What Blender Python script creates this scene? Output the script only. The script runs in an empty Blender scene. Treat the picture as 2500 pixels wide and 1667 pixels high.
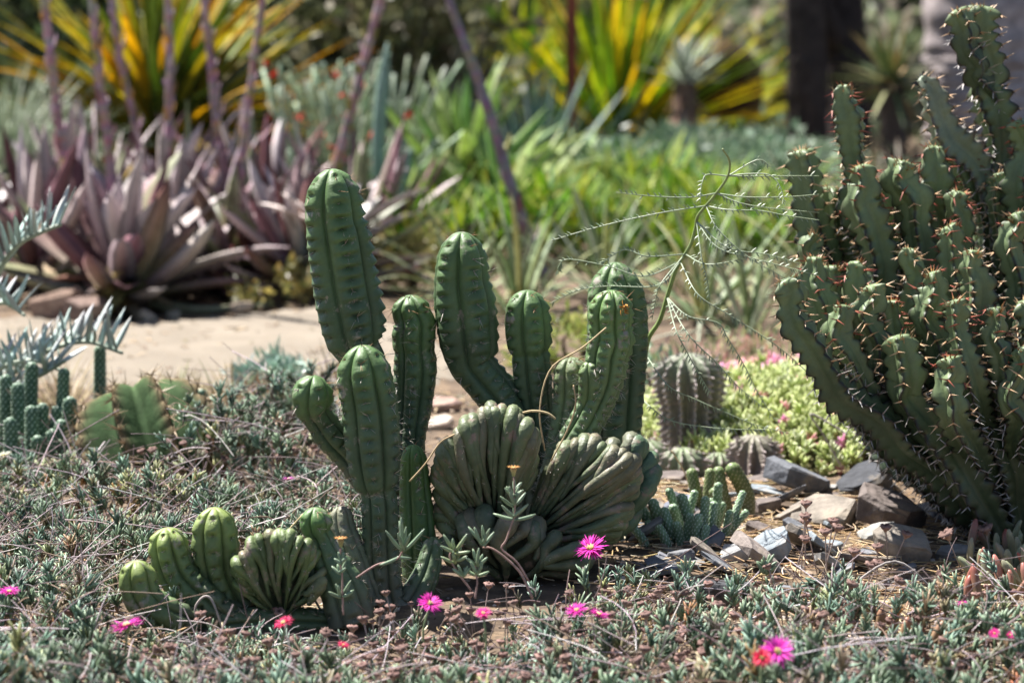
import bpy, bmesh, math, random
import numpy as np
from mathutils import Vector, Matrix

R = math.radians
rng = np.random.default_rng(7)
random.seed(7)
scene = bpy.context.scene
COL = scene.collection

# ------------------------------------------------------------------ camera
LENS, HCAM, PITCH = 85.0, 0.75, 0.14
cam_d = bpy.data.cameras.new('camera')
cam = bpy.data.objects.new('camera', cam_d); COL.objects.link(cam)
cam.location = (0, 0, HCAM); cam.rotation_euler = (math.pi/2 - PITCH, 0, 0)
cam_d.lens = LENS; cam_d.sensor_width = 36.0; cam_d.clip_start = 0.05; cam_d.clip_end = 900
cam_d.dof.use_dof = True; cam_d.dof.focus_distance = 3.08; cam_d.dof.aperture_fstop = 4.6
cam_d.dof.aperture_blades = 8
scene.camera = cam

# ------------------------------------------------------------------ light
SUN_EL, SUN_AZ = R(60), R(-48)          # azimuth from +Y (away from camera), negative = left
sd = Vector((math.sin(SUN_AZ)*math.cos(SUN_EL), math.cos(SUN_AZ)*math.cos(SUN_EL), math.sin(SUN_EL)))
w = bpy.data.worlds.new('World'); scene.world = w; w.use_nodes = True
wn = w.node_tree.nodes; wl = w.node_tree.links
sky = wn.new('ShaderNodeTexSky'); sky.sky_type = 'NISHITA'; sky.sun_disc = False
sky.sun_elevation = SUN_EL; sky.sun_rotation = SUN_AZ
wl.new(sky.outputs[0], wn['Background'].inputs[0]); wn['Background'].inputs[1].default_value = 0.05
sl = bpy.data.lights.new('sun', 'SUN'); sl.energy = 5.0; sl.angle = R(0.6); sl.color = (1, .965, .91)
so = bpy.data.objects.new('sun', sl); COL.objects.link(so)
so.rotation_euler = (-sd).to_track_quat('-Z', 'Y').to_euler(); so.location = (-3, 3, 8)
scene.view_settings.view_transform = 'Standard'; scene.view_settings.look = 'None'
scene.view_settings.exposure = 1.52; scene.view_settings.gamma = 1
scene.view_settings.use_curve_mapping = False
scene.cycles.use_denoising = True
scene.cycles.max_bounces = 6; scene.cycles.diffuse_bounces = 2; scene.cycles.transparent_max_bounces = 4

# ------------------------------------------------------------------ geometry helpers
FPX = LENS/36*2500
FWD = np.array([0, math.cos(PITCH), -math.sin(PITCH)])
UPV = np.array([0, math.sin(PITCH), math.cos(PITCH)])
CAM = np.array([0, 0, HCAM])
def P(px, py, Y):
    """point of the place seen at photograph pixel px, py and standing Y metres in front of the camera"""
    d = FWD + np.array([1, 0, 0])*(px-1250)/FPX - UPV*(py-833.5)/FPX
    return CAM + d*(Y/d[1])
def MPP(Y): return Y/FPX*1.005
def zt(x, y):
    return 0.010*np.sin(3.1*x+1.3)*np.sin(2.3*y+.4) + 0.006*np.sin(7.7*x+2.0*y) + 0.004*np.sin(13*y-5*x)
def G(px, py):
    Y = 3.0
    for _ in range(12):
        d = FWD + np.array([1, 0, 0])*(px-1250)/FPX - UPV*(py-833.5)/FPX
        p = CAM + d*(Y/d[1]); 
        Y = Y*(HCAM - zt(p[0], p[1]))/(HCAM-p[2])
    return P(px, py, Y)
def nz(v):
    v = np.asarray(v, float); return v/(np.linalg.norm(v)+1e-12)
def onground(x, y, dz=0): return np.array([x, y, float(zt(x, y))+dz])
def crom(pts, n):
    """Catmull-Rom through rows of pts, n samples"""
    p = np.asarray(pts, float)
    if len(p) == 2:
        t = np.linspace(0, 1, n)[:, None]; return p[0]*(1-t)+p[1]*t
    q = np.vstack([2*p[0]-p[1], p, 2*p[-1]-p[-2]])
    seg = np.linspace(0, len(p)-1-1e-9, n); i = seg.astype(int); t = (seg-i)[:, None]
    a, b, c, d = q[i], q[i+1], q[i+2], q[i+3]
    return .5*((2*b)+(-a+c)*t+(2*a-5*b+4*c-d)*t*t+(-a+3*b-3*c+d)*t**3)
def jit(c, a=.12):
    c = np.asarray(c, float); k = 1+rng.uniform(-a, a); return np.clip(c*k*(1+rng.uniform(-a/3, a/3, 3)), 0, 1)
def sstep(a, b, x):
    t = np.clip((x-a)/(b-a+1e-9), 0, 1); return t*t*(3-2*t)

class MB:
    def __init__(s): s.v = []; s.f4 = []; s.f3 = []; s.c = []; s.n = 0
    def add(s, v, f4=None, f3=None, c=(.5, .5, .5)):
        v = np.asarray(v, float).reshape(-1, 3); m = len(v); c = np.asarray(c, float)
        if c.ndim == 1: c = np.tile(c, (m, 1))
        s.v.append(v); s.c.append(c.reshape(-1, 3))
        if f4 is not None and len(f4): s.f4.append(np.asarray(f4, int)+s.n)
        if f3 is not None and len(f3): s.f3.append(np.asarray(f3, int)+s.n)
        s.n += m
    def arrays(s):
        return (np.vstack(s.v), np.vstack(s.f4) if s.f4 else np.zeros((0, 4), int),
                np.vstack(s.f3) if s.f3 else np.zeros((0, 3), int), np.vstack(s.c))
    def mesh(s, name, mat, org=(0, 0, 0), smooth=True):
        v, f4, f3, c = s.arrays(); v = v-np.asarray(org)
        me = bpy.data.meshes.new(name)
        me.vertices.add(len(v)); me.vertices.foreach_set('co', v.astype(np.float32).ravel())
        lo = np.concatenate([f4.ravel(), f3.ravel()]).astype(np.int32)
        me.loops.add(len(lo)); me.loops.foreach_set('vertex_index', lo)
        st = np.concatenate([np.arange(len(f4))*4, len(f4)*4+np.arange(len(f3))*3]).astype(np.int32)
        me.polygons.add(len(st)); me.polygons.foreach_set('loop_start', st)
        me.polygons.foreach_set('use_smooth', np.full(len(st), smooth, bool))
        me.update(calc_edges=True)
        a = me.color_attributes.new('Col', 'FLOAT_COLOR', 'POINT')
        a.data.foreach_set('color', np.hstack([c, np.ones((len(c), 1))]).astype(np.float32).ravel())
        me.materials.append(M[mat]); return me
    def build(s, name, mat, parent=None, smooth=True, kind=None):
        """a part (under its thing, whose base is the origin)"""
        org = ORG[parent.name] if parent is not None else (0, 0, 0)
        o = bpy.data.objects.new(name, s.mesh(name, mat, org, smooth)); COL.objects.link(o)
        if parent is not None: o.parent = parent; ORG[o.name] = org
        if kind: o['kind'] = kind
        return o
    def single(s, name, mat, label, cat, org, group=None, smooth=True, kind=None):
        o = bpy.data.objects.new(name, s.mesh(name, mat, org, smooth)); COL.objects.link(o)
        o.location = org; o['label'] = label; o['category'] = cat; ORG[o.name] = np.asarray(org)
        if group: o['group'] = group
        if kind: o['kind'] = kind
        return o
ORG = {}
def thing(name, label, cat, loc, group=None):
    o = bpy.data.objects.new(name, None); COL.objects.link(o); o.location = loc
    o.empty_display_size = .05
    o['label'] = label; o['category'] = cat
    if group: o['group'] = group
    ORG[o.name] = np.asarray(loc, float); return o
def struct(mb, name, mat, smooth=True):
    o = bpy.data.objects.new(name, mb.mesh(name, mat, (0, 0, 0), smooth)); COL.objects.link(o)
    o['kind'] = 'structure'; return o

# ------------------------------------------------------------------ materials
M = {}
def pmat(name, rough=.5, nscale=40, namt=.25, bump=.0, bscale=120, transl=0., spec=.4, patch=None, coat=0.):
    m = bpy.data.materials.new(name); m.use_nodes = True; nt = m.node_tree; N = nt.nodes; Lk = nt.links
    b = N['Principled BSDF']; at = N.new('ShaderNodeAttribute'); at.attribute_name = 'Col'
    tc = N.new('ShaderNodeTexCoord')
    no = N.new('ShaderNodeTexNoise'); no.inputs['Scale'].default_value = nscale; no.inputs['Detail'].default_value = 5
    no.inputs['Roughness'].default_value = .62
    Lk.new(tc.outputs['Object'], no.inputs['Vector'])
    mr = N.new('ShaderNodeMapRange'); mr.inputs[1].default_value = .3; mr.inputs[2].default_value = .7
    mr.inputs[3].default_value = 1-namt; mr.inputs[4].default_value = 1+namt
    Lk.new(no.outputs[0], mr.inputs[0])
    mul = N.new('ShaderNodeVectorMath'); mul.operation = 'SCALE'
    Lk.new(at.outputs['Color'], mul.inputs[0]); Lk.new(mr.outputs[0], mul.inputs['Scale'])
    col = mul.outputs[0]
    if patch:
        pc, pscale, lo, hi = patch
        n2 = N.new('ShaderNodeTexNoise'); n2.inputs['Scale'].default_value = pscale; n2.inputs['Detail'].default_value = 7
        n2.inputs['Roughness'].default_value = .7
        Lk.new(tc.outputs['Object'], n2.inputs['Vector'])
        r2 = N.new('ShaderNodeMapRange'); r2.inputs[1].default_value = lo; r2.inputs[2].default_value = hi
        Lk.new(n2.outputs[0], r2.inputs[0])
        mx = N.new('ShaderNodeMix'); mx.data_type = 'RGBA'
        Lk.new(r2.outputs[0], mx.inputs[0]); Lk.new(col, mx.inputs[6]); mx.inputs[7].default_value = (*pc, 1)
        col = mx.outputs[2]
    Lk.new(col, b.inputs['Base Color']); b.inputs['Roughness'].default_value = rough
    b.inputs['Specular IOR Level'].default_value = spec
    if coat: b.inputs['Coat Weight'].default_value = coat; b.inputs['Coat Roughness'].default_value = .35
    if bump:
        n3 = N.new('ShaderNodeTexNoise'); n3.inputs['Scale'].default_value = bscale; n3.inputs['Detail'].default_value = 6
        Lk.new(tc.outputs['Object'], n3.inputs['Vector'])
        bp = N.new('ShaderNodeBump'); bp.inputs['Strength'].default_value = bump; bp.inputs['Distance'].default_value = .004
        Lk.new(n3.outputs[0], bp.inputs['Height']); Lk.new(bp.outputs[0], b.inputs['Normal'])
    if transl:
        tr = N.new('ShaderNodeBsdfTranslucent'); Lk.new(col, tr.inputs[0])
        ms = N.new('ShaderNodeMixShader'); ms.inputs[0].default_value = transl
        Lk.new(b.outputs[0], ms.inputs[1]); Lk.new(tr.outputs[0], ms.inputs[2])
        Lk.new(ms.outputs[0], N['Material Output'].inputs[0])
    M[name] = m; return m
pmat('skin', .50, 26, .26, .2, 260, spec=.4, patch=((.27, .24, .20), 38, .585, .66))
pmat('skin_old', .55, 45, .28, .35, 200, spec=.35, patch=((.25, .20, .17), 60, .54, .68))
pmat('crestskin', .5, 45, .3, .35, 220, spec=.42, patch=((.25, .18, .145), 44, .54, .66))
pmat('euph', .5, 22, .25, .12, 160, spec=.4, patch=((.13, .15, .08), 14, .55, .75))
pmat('knob', .5, 60, .2, .0, spec=.35)
pmat('barrel', .85, 30, .3, .2, 150, spec=.08)
pmat('spine', .5, 60, .1)
pmat('leafy', .42, 60, .2, transl=.10, spec=.4)
pmat('leaf_far', .45, 12, .25, transl=.3, spec=.45)
pmat('leaf_glow', .45, 12, .25, transl=.55, spec=.4)
pmat('waxleaf', .5, 25, .18, spec=.4)
pmat('dry', .8, 90, .3, spec=.2)
pmat('petal', .5, 90, .12, transl=.35, spec=.3)
pmat('rock', .8, 38, .38, .9, 90, spec=.25, patch=((.33, .27, .20), 16, .55, .75))
pmat('bark', .9, 18, .45, .9, 40, spec=.15)
pmat('soil', .95, 16, .45, .8, 90, spec=.1, patch=((.27, .19, .12), 30, .5, .7))
pmat('path', .95, 5, .16, .9, 110, spec=.1, patch=((.20, .155, .11), 60, .56, .68))
pmat('rust', .75, 12, .35, .4, 60, spec=.3, patch=((.09, .035, .02), 9, .5, .7))

# ------------------------------------------------------------------ shape builders
def frames(p):
    t = np.gradient(p, axis=0); t /= np.linalg.norm(t, axis=1)[:, None]+1e-12
    n = np.cross(t[0], [0, 1, 0.13]); 
    if np.linalg.norm(n) < .1: n = np.cross(t[0], [1, 0, 0])
    n = nz(n); Ns = [n]
    for i in range(1, len(p)):
        n = n - t[i]*n.dot(t[i]); n = nz(n); Ns.append(n)
    Ns = np.array(Ns); return t, Ns, np.cross(t, Ns)
def gridfaces(nr, ns, wrap=True):
    i = np.arange(nr-1)[:, None]; j = np.arange(ns if wrap else ns-1)[None, :]; j2 = (j+1) % ns
    return np.stack([i*ns+j, i*ns+j2, (i+1)*ns+j2, (i+1)*ns+j], -1).reshape(-1, 4)
def tube(mb, pts, rad, ns=6, c=(.3, .3, .3), c2=None, cap=True):
    p = np.asarray(pts, float); n = len(p); r = np.broadcast_to(np.asarray(rad, float), (n,))
    t, N, B = frames(p); th = np.arange(ns)/ns*2*math.pi
    v = p[:, None]+r[:, None, None]*(np.cos(th)[None, :, None]*N[:, None]+np.sin(th)[None, :, None]*B[:, None])
    cc = np.asarray(c, float)
    if c2 is not None:
        k = np.linspace(0, 1, n)[:, None]; cc = (cc*(1-k)+np.asarray(c2)*k)[:, None].repeat(ns, 1).reshape(-1, 3)
    f3 = None; v = v.reshape(-1, 3)
    if cap:
        v = np.vstack([v, p[:1], p[-1:]+t[-1:]*r[-1]*.3]); k = n*ns
        j = np.arange(ns); j2 = (j+1) % ns
        f3 = np.vstack([np.stack([np.full(ns, k), j2, j], 1), np.stack([np.full(ns, k+1), (n-1)*ns+j, (n-1)*ns+j2], 1)])
        if cc.ndim == 2: cc = np.vstack([cc, cc[:1], cc[-1:]])
    mb.add(v, gridfaces(n, ns), f3, cc)
def cones(mb, pos, d, ln, r, cb, ct):
    """thin three-sided spines"""
    pos = np.asarray(pos, float).reshape(-1, 3); m = len(pos)
    if m == 0: return
    d = np.asarray(d, float); d = d/(np.linalg.norm(d, axis=1)[:, None]+1e-9)
    a = np.cross(d, [0.31, 0.2, .93]); a /= np.linalg.norm(a, axis=1)[:, None]+1e-9; b = np.cross(d, a)
    ln = np.broadcast_to(np.asarray(ln, float), (m,))[:, None]; r = np.broadcast_to(np.asarray(r, float), (m,))[:, None]
    ring = [pos+r*(a*math.cos(k)+b*math.sin(k)) for k in (0, 2.0944, 4.1888)]
    v = np.stack(ring+[pos+d*ln], 1); 
    f = np.array([[0, 1, 3], [1, 2, 3], [2, 0, 3]])[None]+4*np.arange(m)[:, None, None]
    cb = np.broadcast_to(np.asarray(cb, float), (m, 3)); ct = np.broadcast_to(np.asarray(ct, float), (m, 3))
    mb.add(v.reshape(-1, 3), None, f.reshape(-1, 3), np.stack([cb, cb, cb, ct], 1).reshape(-1, 3))

def ribbed(ctrl, nrib, style, sp, cols, tiph=1.0, ds=.0026, seed=0, twist=.0, bumpa=.085, depth=.30, xs=None, basecap=False, tipflat=1.0, seg=0, spin=0.):
    """ribbed succulent stem through ctrl rows (px, py, Y, half width px), base first.
    returns verts, faces, colours, and areoles (pos, outward, along, s/L)"""
    g = np.random.default_rng(seed+11)
    c = np.array([list(P(a, b, Y))+[h*MPP(Y)] for a, b, Y, h in ctrl])
    q = crom(c, 240); s = np.concatenate([[0], np.cumsum(np.linalg.norm(np.diff(q[:, :3], axis=0), axis=1))]); L = s[-1]
    rt = q[-1, 3]; hcap = rt*tiph
    nb = max(12, int((L-hcap)/ds)); sb = np.linspace(0, L-hcap, nb, endpoint=False)
    a = np.linspace(0, math.pi/2*.985, 14); sc = L-hcap+hcap*np.sin(a)
    ss = np.concatenate([sb, sc]); capf = np.concatenate([np.ones(nb), np.cos(a)**tipflat])
    p = np.stack([np.interp(ss, s, q[:, k]) for k in range(3)], 1); Rr = np.interp(ss, s, q[:, 3])*capf
    t, N, B = frames(p)
    if xs is None: xs = np.array([-1, -.93, -.82, -.6, -.35, -.15, 0, .15, .35, .6, .82, .93])
    th = np.concatenate([(k+ (xs+1)/2)/nrib*2*math.pi for k in range(nrib)]); X = np.tile(xs, nrib)
    rib = np.repeat(np.arange(nrib), len(xs)); ns = len(th)
    off = g.uniform(0, 1, nrib)[rib]
    wob = np.sin(ss*37+seed)*.12+np.sin(ss*91+2*seed)*.05
    ph = (ss[:, None]/sp+off[None]+wob[:, None]) % 1.0
    if seg: Rr = Rr*(1+.11*np.sin(np.abs(((ss/seg+g.uniform()) % 1)-.5)*2*math.pi-math.pi/2))
    lw = np.clip(1-ss/L, 0, 1)
    if style == 'round':
        prof = 1-depth*(.35*X**2+.65*np.abs(X)**6)
        f = np.where(ph < .22, ph/.22, 1-(ph-.22)/.78); f = f*f*(3-2*f)
        wgt = np.exp(-(X/.42)**2)
        m = prof[None]*(1+bumpa*(f-.6)*wgt[None])
        dn = np.minimum(ph, 1-ph)
        m *= 1-bumpa*1.7*np.exp(-(dn/.10)**2)*np.exp(-(X/.26)**2)[None]
    elif style == 'wing':
        prof = 1-depth*np.abs(X)**.85
        wgt = np.clip(1-np.abs(X), 0, 1)**4
        m = prof[None]*(1+bumpa*(np.abs(np.cos(math.pi*ph))*2-1.3)*wgt[None])
    else:   # teeth
        prof = 1-depth*np.abs(X)
        tooth = np.clip(1-np.abs(ph-.5)*2.6, 0, 1); wgt = np.clip(1-np.abs(X)*1.6, 0, 1)
        m = prof[None]*(1+bumpa*tooth*wgt[None])
    m = m*(1+.02*np.sin(ss*23+seed)[:, None]*np.cos(th*2+seed)[None])
    # ribs merge gently at the very tip
    rad = Rr[:, None]*m
    ang = th[None]+twist*ss[:, None]+spin
    v = p[:, None]+rad[..., None]*(np.cos(ang)[..., None]*N[:, None]+np.sin(ang)[..., None]*B[:, None])
    # dimple of the growing tip
    cb, cm, ct = [np.asarray(k, float) for k in cols[:3]]
    u = ss/L
    k1 = sstep(.0, .45, u)[:, None]; k2 = sstep(.6, 1.0, u)[:, None]
    col = (cb*(1-k1)+cm*k1)*(1-k2)+ct*k2
    col = np.repeat(col[:, None], ns, 1)*(1+g.normal(0, .03, (len(ss), ns, 1)))
    if len(cols) > 3:      # margin colour along the ridge
        e = np.exp(-(X/.15)**2)[None, :, None]*np.clip(cols[4] if len(cols) > 4 else 1, 0, 1)*(1-.45*sstep(.82, .98, u))[:, None, None]
        col = col*(1-e)+np.asarray(cols[3])*e
    if style == 'roundx':   # pale line in the grooves
        e = (np.abs(X) > .9)[None, :, None]*.35*(.5+.5*np.sin(ss*60+seed))[:, None, None]
        col = col*(1-e)+np.array([.17, .15, .10])*e
    nr = len(ss)
    tipv = p[-1]+t[-1]*Rr[-1]*.2
    V = np.vstack([v.reshape(-1, 3), tipv[None], p[:1]]); C = np.vstack([col.reshape(-1, 3), ct[None], cb[None]])
    j = np.arange(ns); j2 = (j+1) % ns; k = nr*ns
    f3 = np.vstack([np.stack([np.full(ns, k), (nr-1)*ns+j, (nr-1)*ns+j2], 1), np.stack([np.full(ns, k+1), j2, j], 1)])
    # areoles
    ap, ao, at_, au = [], [], [], []
    cx = int(np.argmin(np.abs(xs))); phc = 0.0 if style != 'teeth' else .5
    for r_ in range(nrib):
        jj = r_*len(xs)+cx
        val = (ss/sp+off[jj]+wob-phc); fl = np.floor(val)
        idx = np.where(np.diff(fl) > 0)[0]
        for i in idx:
            ap.append(v[i, jj]); ao.append(nz(v[i, jj]-p[i])); at_.append(t[i]); au.append(u[i])
    return (V, gridfaces(nr, ns), f3, C), (np.array(ap).reshape(-1, 3), np.array(ao).reshape(-1, 3), np.array(at_).reshape(-1, 3), np.array(au))

def leafgeo(mb, base, d, up, L, W, bend=.4, fold=.25, thick=.12, cb=(.2, .2, .1), ct=None, n=7, shape='lance', twist=0., jitter=.12):
    d = nz(d); up = np.asarray(up, float); up = nz(up-d*up.dot(d)); side = np.cross(d, up)
    t = np.linspace(0, 1, n+1); ang = bend*t**1.2
    dr = d[None]*np.cos(ang)[:, None]-up[None]*np.sin(ang)[:, None]
    un = up[None]*np.cos(ang)[:, None]+d[None]*np.sin(ang)[:, None]
    ctr = base+np.vstack([np.zeros(3), np.cumsum((dr[1:]+dr[:-1])/2*(L/n), axis=0)])
    if shape == 'lance': w_ = W*np.clip((t*.9+.22)**.6*(1-t)**.62*1.55, .0, 2)
    elif shape == 'strap': w_ = W*np.clip((1-t)**.45, 0, 1)*(.75+.25*np.sin(t*math.pi))
    elif shape == 'finger': w_ = W*np.array([.6]+[1]*(n-1)+[.25])
    else: w_ = W*(1-t)**.9
    w_ = np.maximum(w_, W*.02)
    tw = twist*t
    sd_ = side[None]*np.cos(tw)[:, None]+un*np.sin(tw)[:, None]; u2 = un*np.cos(tw)[:, None]-side[None]*np.sin(tw)[:, None]
    a = ctr+sd_*(w_/2)[:, None]+u2*(fold*w_)[:, None]
    b = ctr-sd_*(w_/2)[:, None]+u2*(fold*w_)[:, None]
    bot = ctr-u2*(thick*W*(1-.8*t))[:, None]
    v = np.stack([a, ctr, b, bot], 1)
    cb = jit(cb, jitter); ct = cb if ct is None else jit(ct, jitter)
    k = t[:, None]; c = (cb*(1-k)+ct*k)[:, None].repeat(4, 1)
    mb.add(v.reshape(-1, 3), gridfaces(n+1, 4), None, c.reshape(-1, 3))

def merge(mb, tmpl, pos, rot, scl, cmul=None):
    """copies of an array mesh at pos with rotations (n,3,3) and scales; tmpl = (v, f4, f3, c)"""
    v, f4, f3, c = tmpl; n = len(pos)
    V = np.einsum('nij,vj->nvi', rot, v)*np.asarray(scl).reshape(-1, 1, 1)+pos[:, None]
    k = len(v)*np.arange(n)
    F4 = (f4[None]+k[:, None, None]).reshape(-1, 4) if len(f4) else None
    F3 = (f3[None]+k[:, None, None]).reshape(-1, 3) if len(f3) else None
    C = np.repeat(c[None], n, 0)
    if cmul is not None: C = C*cmul[:, None, :]
    mb.add(V.reshape(-1, 3), F4, F3, np.clip(C.reshape(-1, 3), 0, 1))
def rotz_tilt(n, tilt, g=rng):
    a = g.uniform(0, 2*math.pi, n); b = g.uniform(0, 2*math.pi, n); t = np.abs(g.normal(0, tilt, n))
    ca, sa = np.cos(a), np.sin(a); z = np.zeros(n); o = np.ones(n)
    Rz = np.stack([ca, -sa, z, sa, ca, z, z, z, o], 1).reshape(n, 3, 3)
    ax = np.stack([np.cos(b), np.sin(b), z], 1); ct, st = np.cos(t), np.sin(t)
    K = np.stack([z, -ax[:, 2], ax[:, 1], ax[:, 2], z, -ax[:, 0], -ax[:, 1], ax[:, 0], z], 1).reshape(n, 3, 3)
    Rt = np.eye(3)[None]+st[:, None, None]*K+(1-ct)[:, None, None]*(K@K)
    return Rt@Rz
# ================================================================== THE SETTING
def axis_pts(parts):
    return np.unique(np.concatenate([np.linspace(a, b, n) for a, b, n in parts]))
gx = axis_pts([(-250, -20, 8), (-20, -3, 18), (-3, 3, 121), (3, 20, 18), (20, 250, 8)])
gy = axis_pts([(-120, -5, 6), (-5, 1.8, 12), (1.8, 8, 125), (8, 25, 30), (25, 400, 12)])
XX, YY = np.meshgrid(gx, gy)
mb = MB(); mb.add(np.stack([XX, YY, zt(XX, YY)], -1), gridfaces(len(gy), len(gx), False), None, (.115, .085, .062))
struct(mb, 'ground', 'soil')
# the sandy path: a ribbon that comes in from the left and bends away behind the cacti
cl = crom([(-6, 4.6), (-3, 4.95), (-1.4, 5.13), (-1.0, 5.16), (-.7, 5.18), (-.4, 5.24), (-.18, 5.3)], 260)
tg = np.gradient(cl, axis=0); tg /= np.linalg.norm(tg, axis=1)[:, None]; nn = np.stack([-tg[:, 1], tg[:, 0]], 1)
ii = np.arange(260)
hw0 = .62+.03*np.sin(ii*.31)+.02*np.sin(ii*.83+1); hw1 = .66+.03*np.sin(ii*.41+2)+.02*np.sin(ii*1.1)
endt = np.sqrt(np.clip(1-((ii-225)/35.)**2*(ii > 225), .0004, 1)); hw0 = hw0*endt; hw1 = hw1*endt
us = np.linspace(-1, 1, 15)
PP = np.stack([cl+nn*(np.where(u > 0, hw1, hw0)*u)[:, None] for u in us], 1)
mb = MB(); z = zt(PP[..., 0], PP[..., 1])+.006-.012*(np.abs(us)[None] > .99)
mb.add(np.concatenate([PP, z[..., None]], -1), gridfaces(260, 15, False)[:, ::-1], None, (.218, .186, .148))
struct(mb, 'path', 'path')
def on_path(x, y):
    d = np.min((cl[:, 0]-x)**2+(cl[:, 1]-y)**2); return d < .62**2

# ================================================================== MAIN CACTUS
CB, CM, CT = (.105, .112, .082), (.064, .102, .056), (.092, .160, .055)
SPB, SPT = (.20, .14, .10), (.75, .70, .62)
def add_spines(mb, ar, g, n=(2, 4), ln=(.004, .018), r=.00055, tipred=True, down=.0):
    ap, ao, at_, au = ar
    pos, d, L_, cb, ct = [], [], [], [], []
    for p_, o_, t_, u_ in zip(ap, ao, at_, au):
        side = np.cross(o_, t_)
        for k in range(g.integers(n[0], n[1]+1)):
            pos.append(p_); d.append(o_*g.uniform(.5, 1)+side*g.normal(0, .55)+t_*g.normal(down, .5))
            l = g.uniform(*ln); l *= 1.5 if g.random() < .12 else 1
            L_.append(l)
            if u_ > .93 and tipred: cb.append((.25, .12, .06)); ct.append((.5, .3, .15))
            else: cb.append(SPB); ct.append(SPT)
    if pos: cones(mb, pos, np.array(d), L_, r, np.array(cb), np.array(ct))
def fuzz(mb, ar, r=.0016, c=(.42, .38, .33)):
    """woolly areole cushions"""
    ap, ao, at_, _ = ar
    if not len(ap): return
    for k in range(4):
        d = ao+rng.normal(0, .7, ao.shape); cones(mb, ap-ao*.0006, d, r*1.6, r*.55, c, c)
def stem_part(root, ctrl, nrib, seed, sp=.0165, cols=(CB, CM, CT), mat='skin', name='column', spn=(2, 4), ln=(.004, .017), label=None, **kw):
    (V, f4, f3, C), ar = ribbed(ctrl, nrib, 'round', sp, cols, seed=seed, **kw)
    mb = MB(); mb.add(V, f4, f3, C); o = mb.build(name, mat, root)
    if label: o['label'] = label
    g = np.random.default_rng(seed+500); s = MB(); add_spines(s, ar, g, spn, ln); fuzz(s, ar)
    if s.n: s.build('spines', 'spine', o, False, kind='stuff')
    return o

mc_loc = onground(*G(1140, 1440)[:2])
mc = thing('crested_cactus', 'large dark green ribbed cactus with tall columns around two folded crests', 'cactus', mc_loc)
# tall column at the back left
stem_part(mc, [(985, 1440, 3.10, 50), (955, 1200, 3.13, 50), (915, 950, 3.15, 42), (897, 880, 3.15, 44), (878, 852, 3.15, 62), (866, 820, 3.15, 76), (855, 760, 3.15, 83), (842, 690, 3.15, 84), (826, 585, 3.15, 83), (818, 545, 3.15, 77), (814, 500, 3.15, 74), (811, 412, 3.15, 62)], 5, 3, tiph=1.25, bumpa=.13, label='tall leaning column at the back left')
# front column with a waist
stem_part(mc, [(950, 1490, 2.96, 62), (935, 1440, 2.96, 52), (930, 1340, 2.96, 47), (927, 1235, 2.96, 47), (922, 1200, 2.96, 44), (919, 1180, 2.96, 58), (914, 1130, 2.96, 69), (908, 1060, 2.96, 74), (902, 990, 2.96, 73), (890, 920, 2.96, 71), (884, 842, 2.96, 60)], 6, 9, tiph=1.2, label='front column with a grey corky waist')
# round headed side arm
stem_part(mc, [(905, 1180, 3.0, 42), (850, 1105, 3.0, 42), (808, 1060, 2.99, 44), (778, 1020, 2.98, 38), (764, 996, 2.975, 46), (762, 965, 2.97, 53), (768, 916, 2.97, 45)], 5, 12, tiph=1.0, bumpa=.11, ln=(.006, .02), label='short arm with a round green head')
# column between
stem_part(mc, [(1040, 1430, 3.14, 44), (1010, 1240, 3.17, 42), (1000, 1090, 3.19, 40), (1008, 990, 3.2, 50), (1014, 900, 3.2, 56), (1012, 855, 3.2, 52), (1010, 830, 3.2, 56), (1012, 790, 3.2, 54), (1004, 765, 3.2, 47), (1003, 750, 3.2, 50), (1001, 720, 3.2, 44)], 6, 17, sp=.015, tiph=.9, ln=(.006, .022), label='scarred middle column with a bright green tip')
# central tall column on a slanting stem
stem_part(mc, [(1290, 1330, 3.14, 42), (1292, 1180, 3.17, 44), (1270, 1060, 3.19, 52), (1222, 975, 3.2, 58), (1172, 915, 3.2, 56), (1152, 888, 3.2, 60), (1146, 850, 3.2, 72), (1139, 790, 3.2, 77), (1132, 730, 3.2, 77), (1127, 690, 3.2, 71), (1127, 650, 3.2, 67), (1128, 566, 3.2, 56)], 5, 23, tiph=1.25, label='tall central column on a slanting stem')
# short column right of it
stem_part(mc, [(1340, 1330, 3.16, 36), (1335, 1150, 3.18, 40), (1312, 1020, 3.2, 44), (1300, 930, 3.2, 50), (1295, 876, 3.2, 50), (1293, 862, 3.2, 47), (1291, 845, 3.2, 57), (1288, 800, 3.2, 60), (1287, 762, 3.2, 56), (1290, 708, 3.2, 48)], 5, 31, tiph=1.0, label='short stout column with pale green head')
# low knotted stub
stem_part(mc, [(1345, 1220, 3.13, 36), (1375, 1080, 3.14, 42), (1392, 990, 3.15, 46), (1396, 930, 3.15, 48), (1393, 872, 3.15, 40)], 6, 37, cols=(CB, (.12, .165, .085), (.15, .19, .09)), mat='skin_old', tiph=.8, label='low knotted stub')
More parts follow.
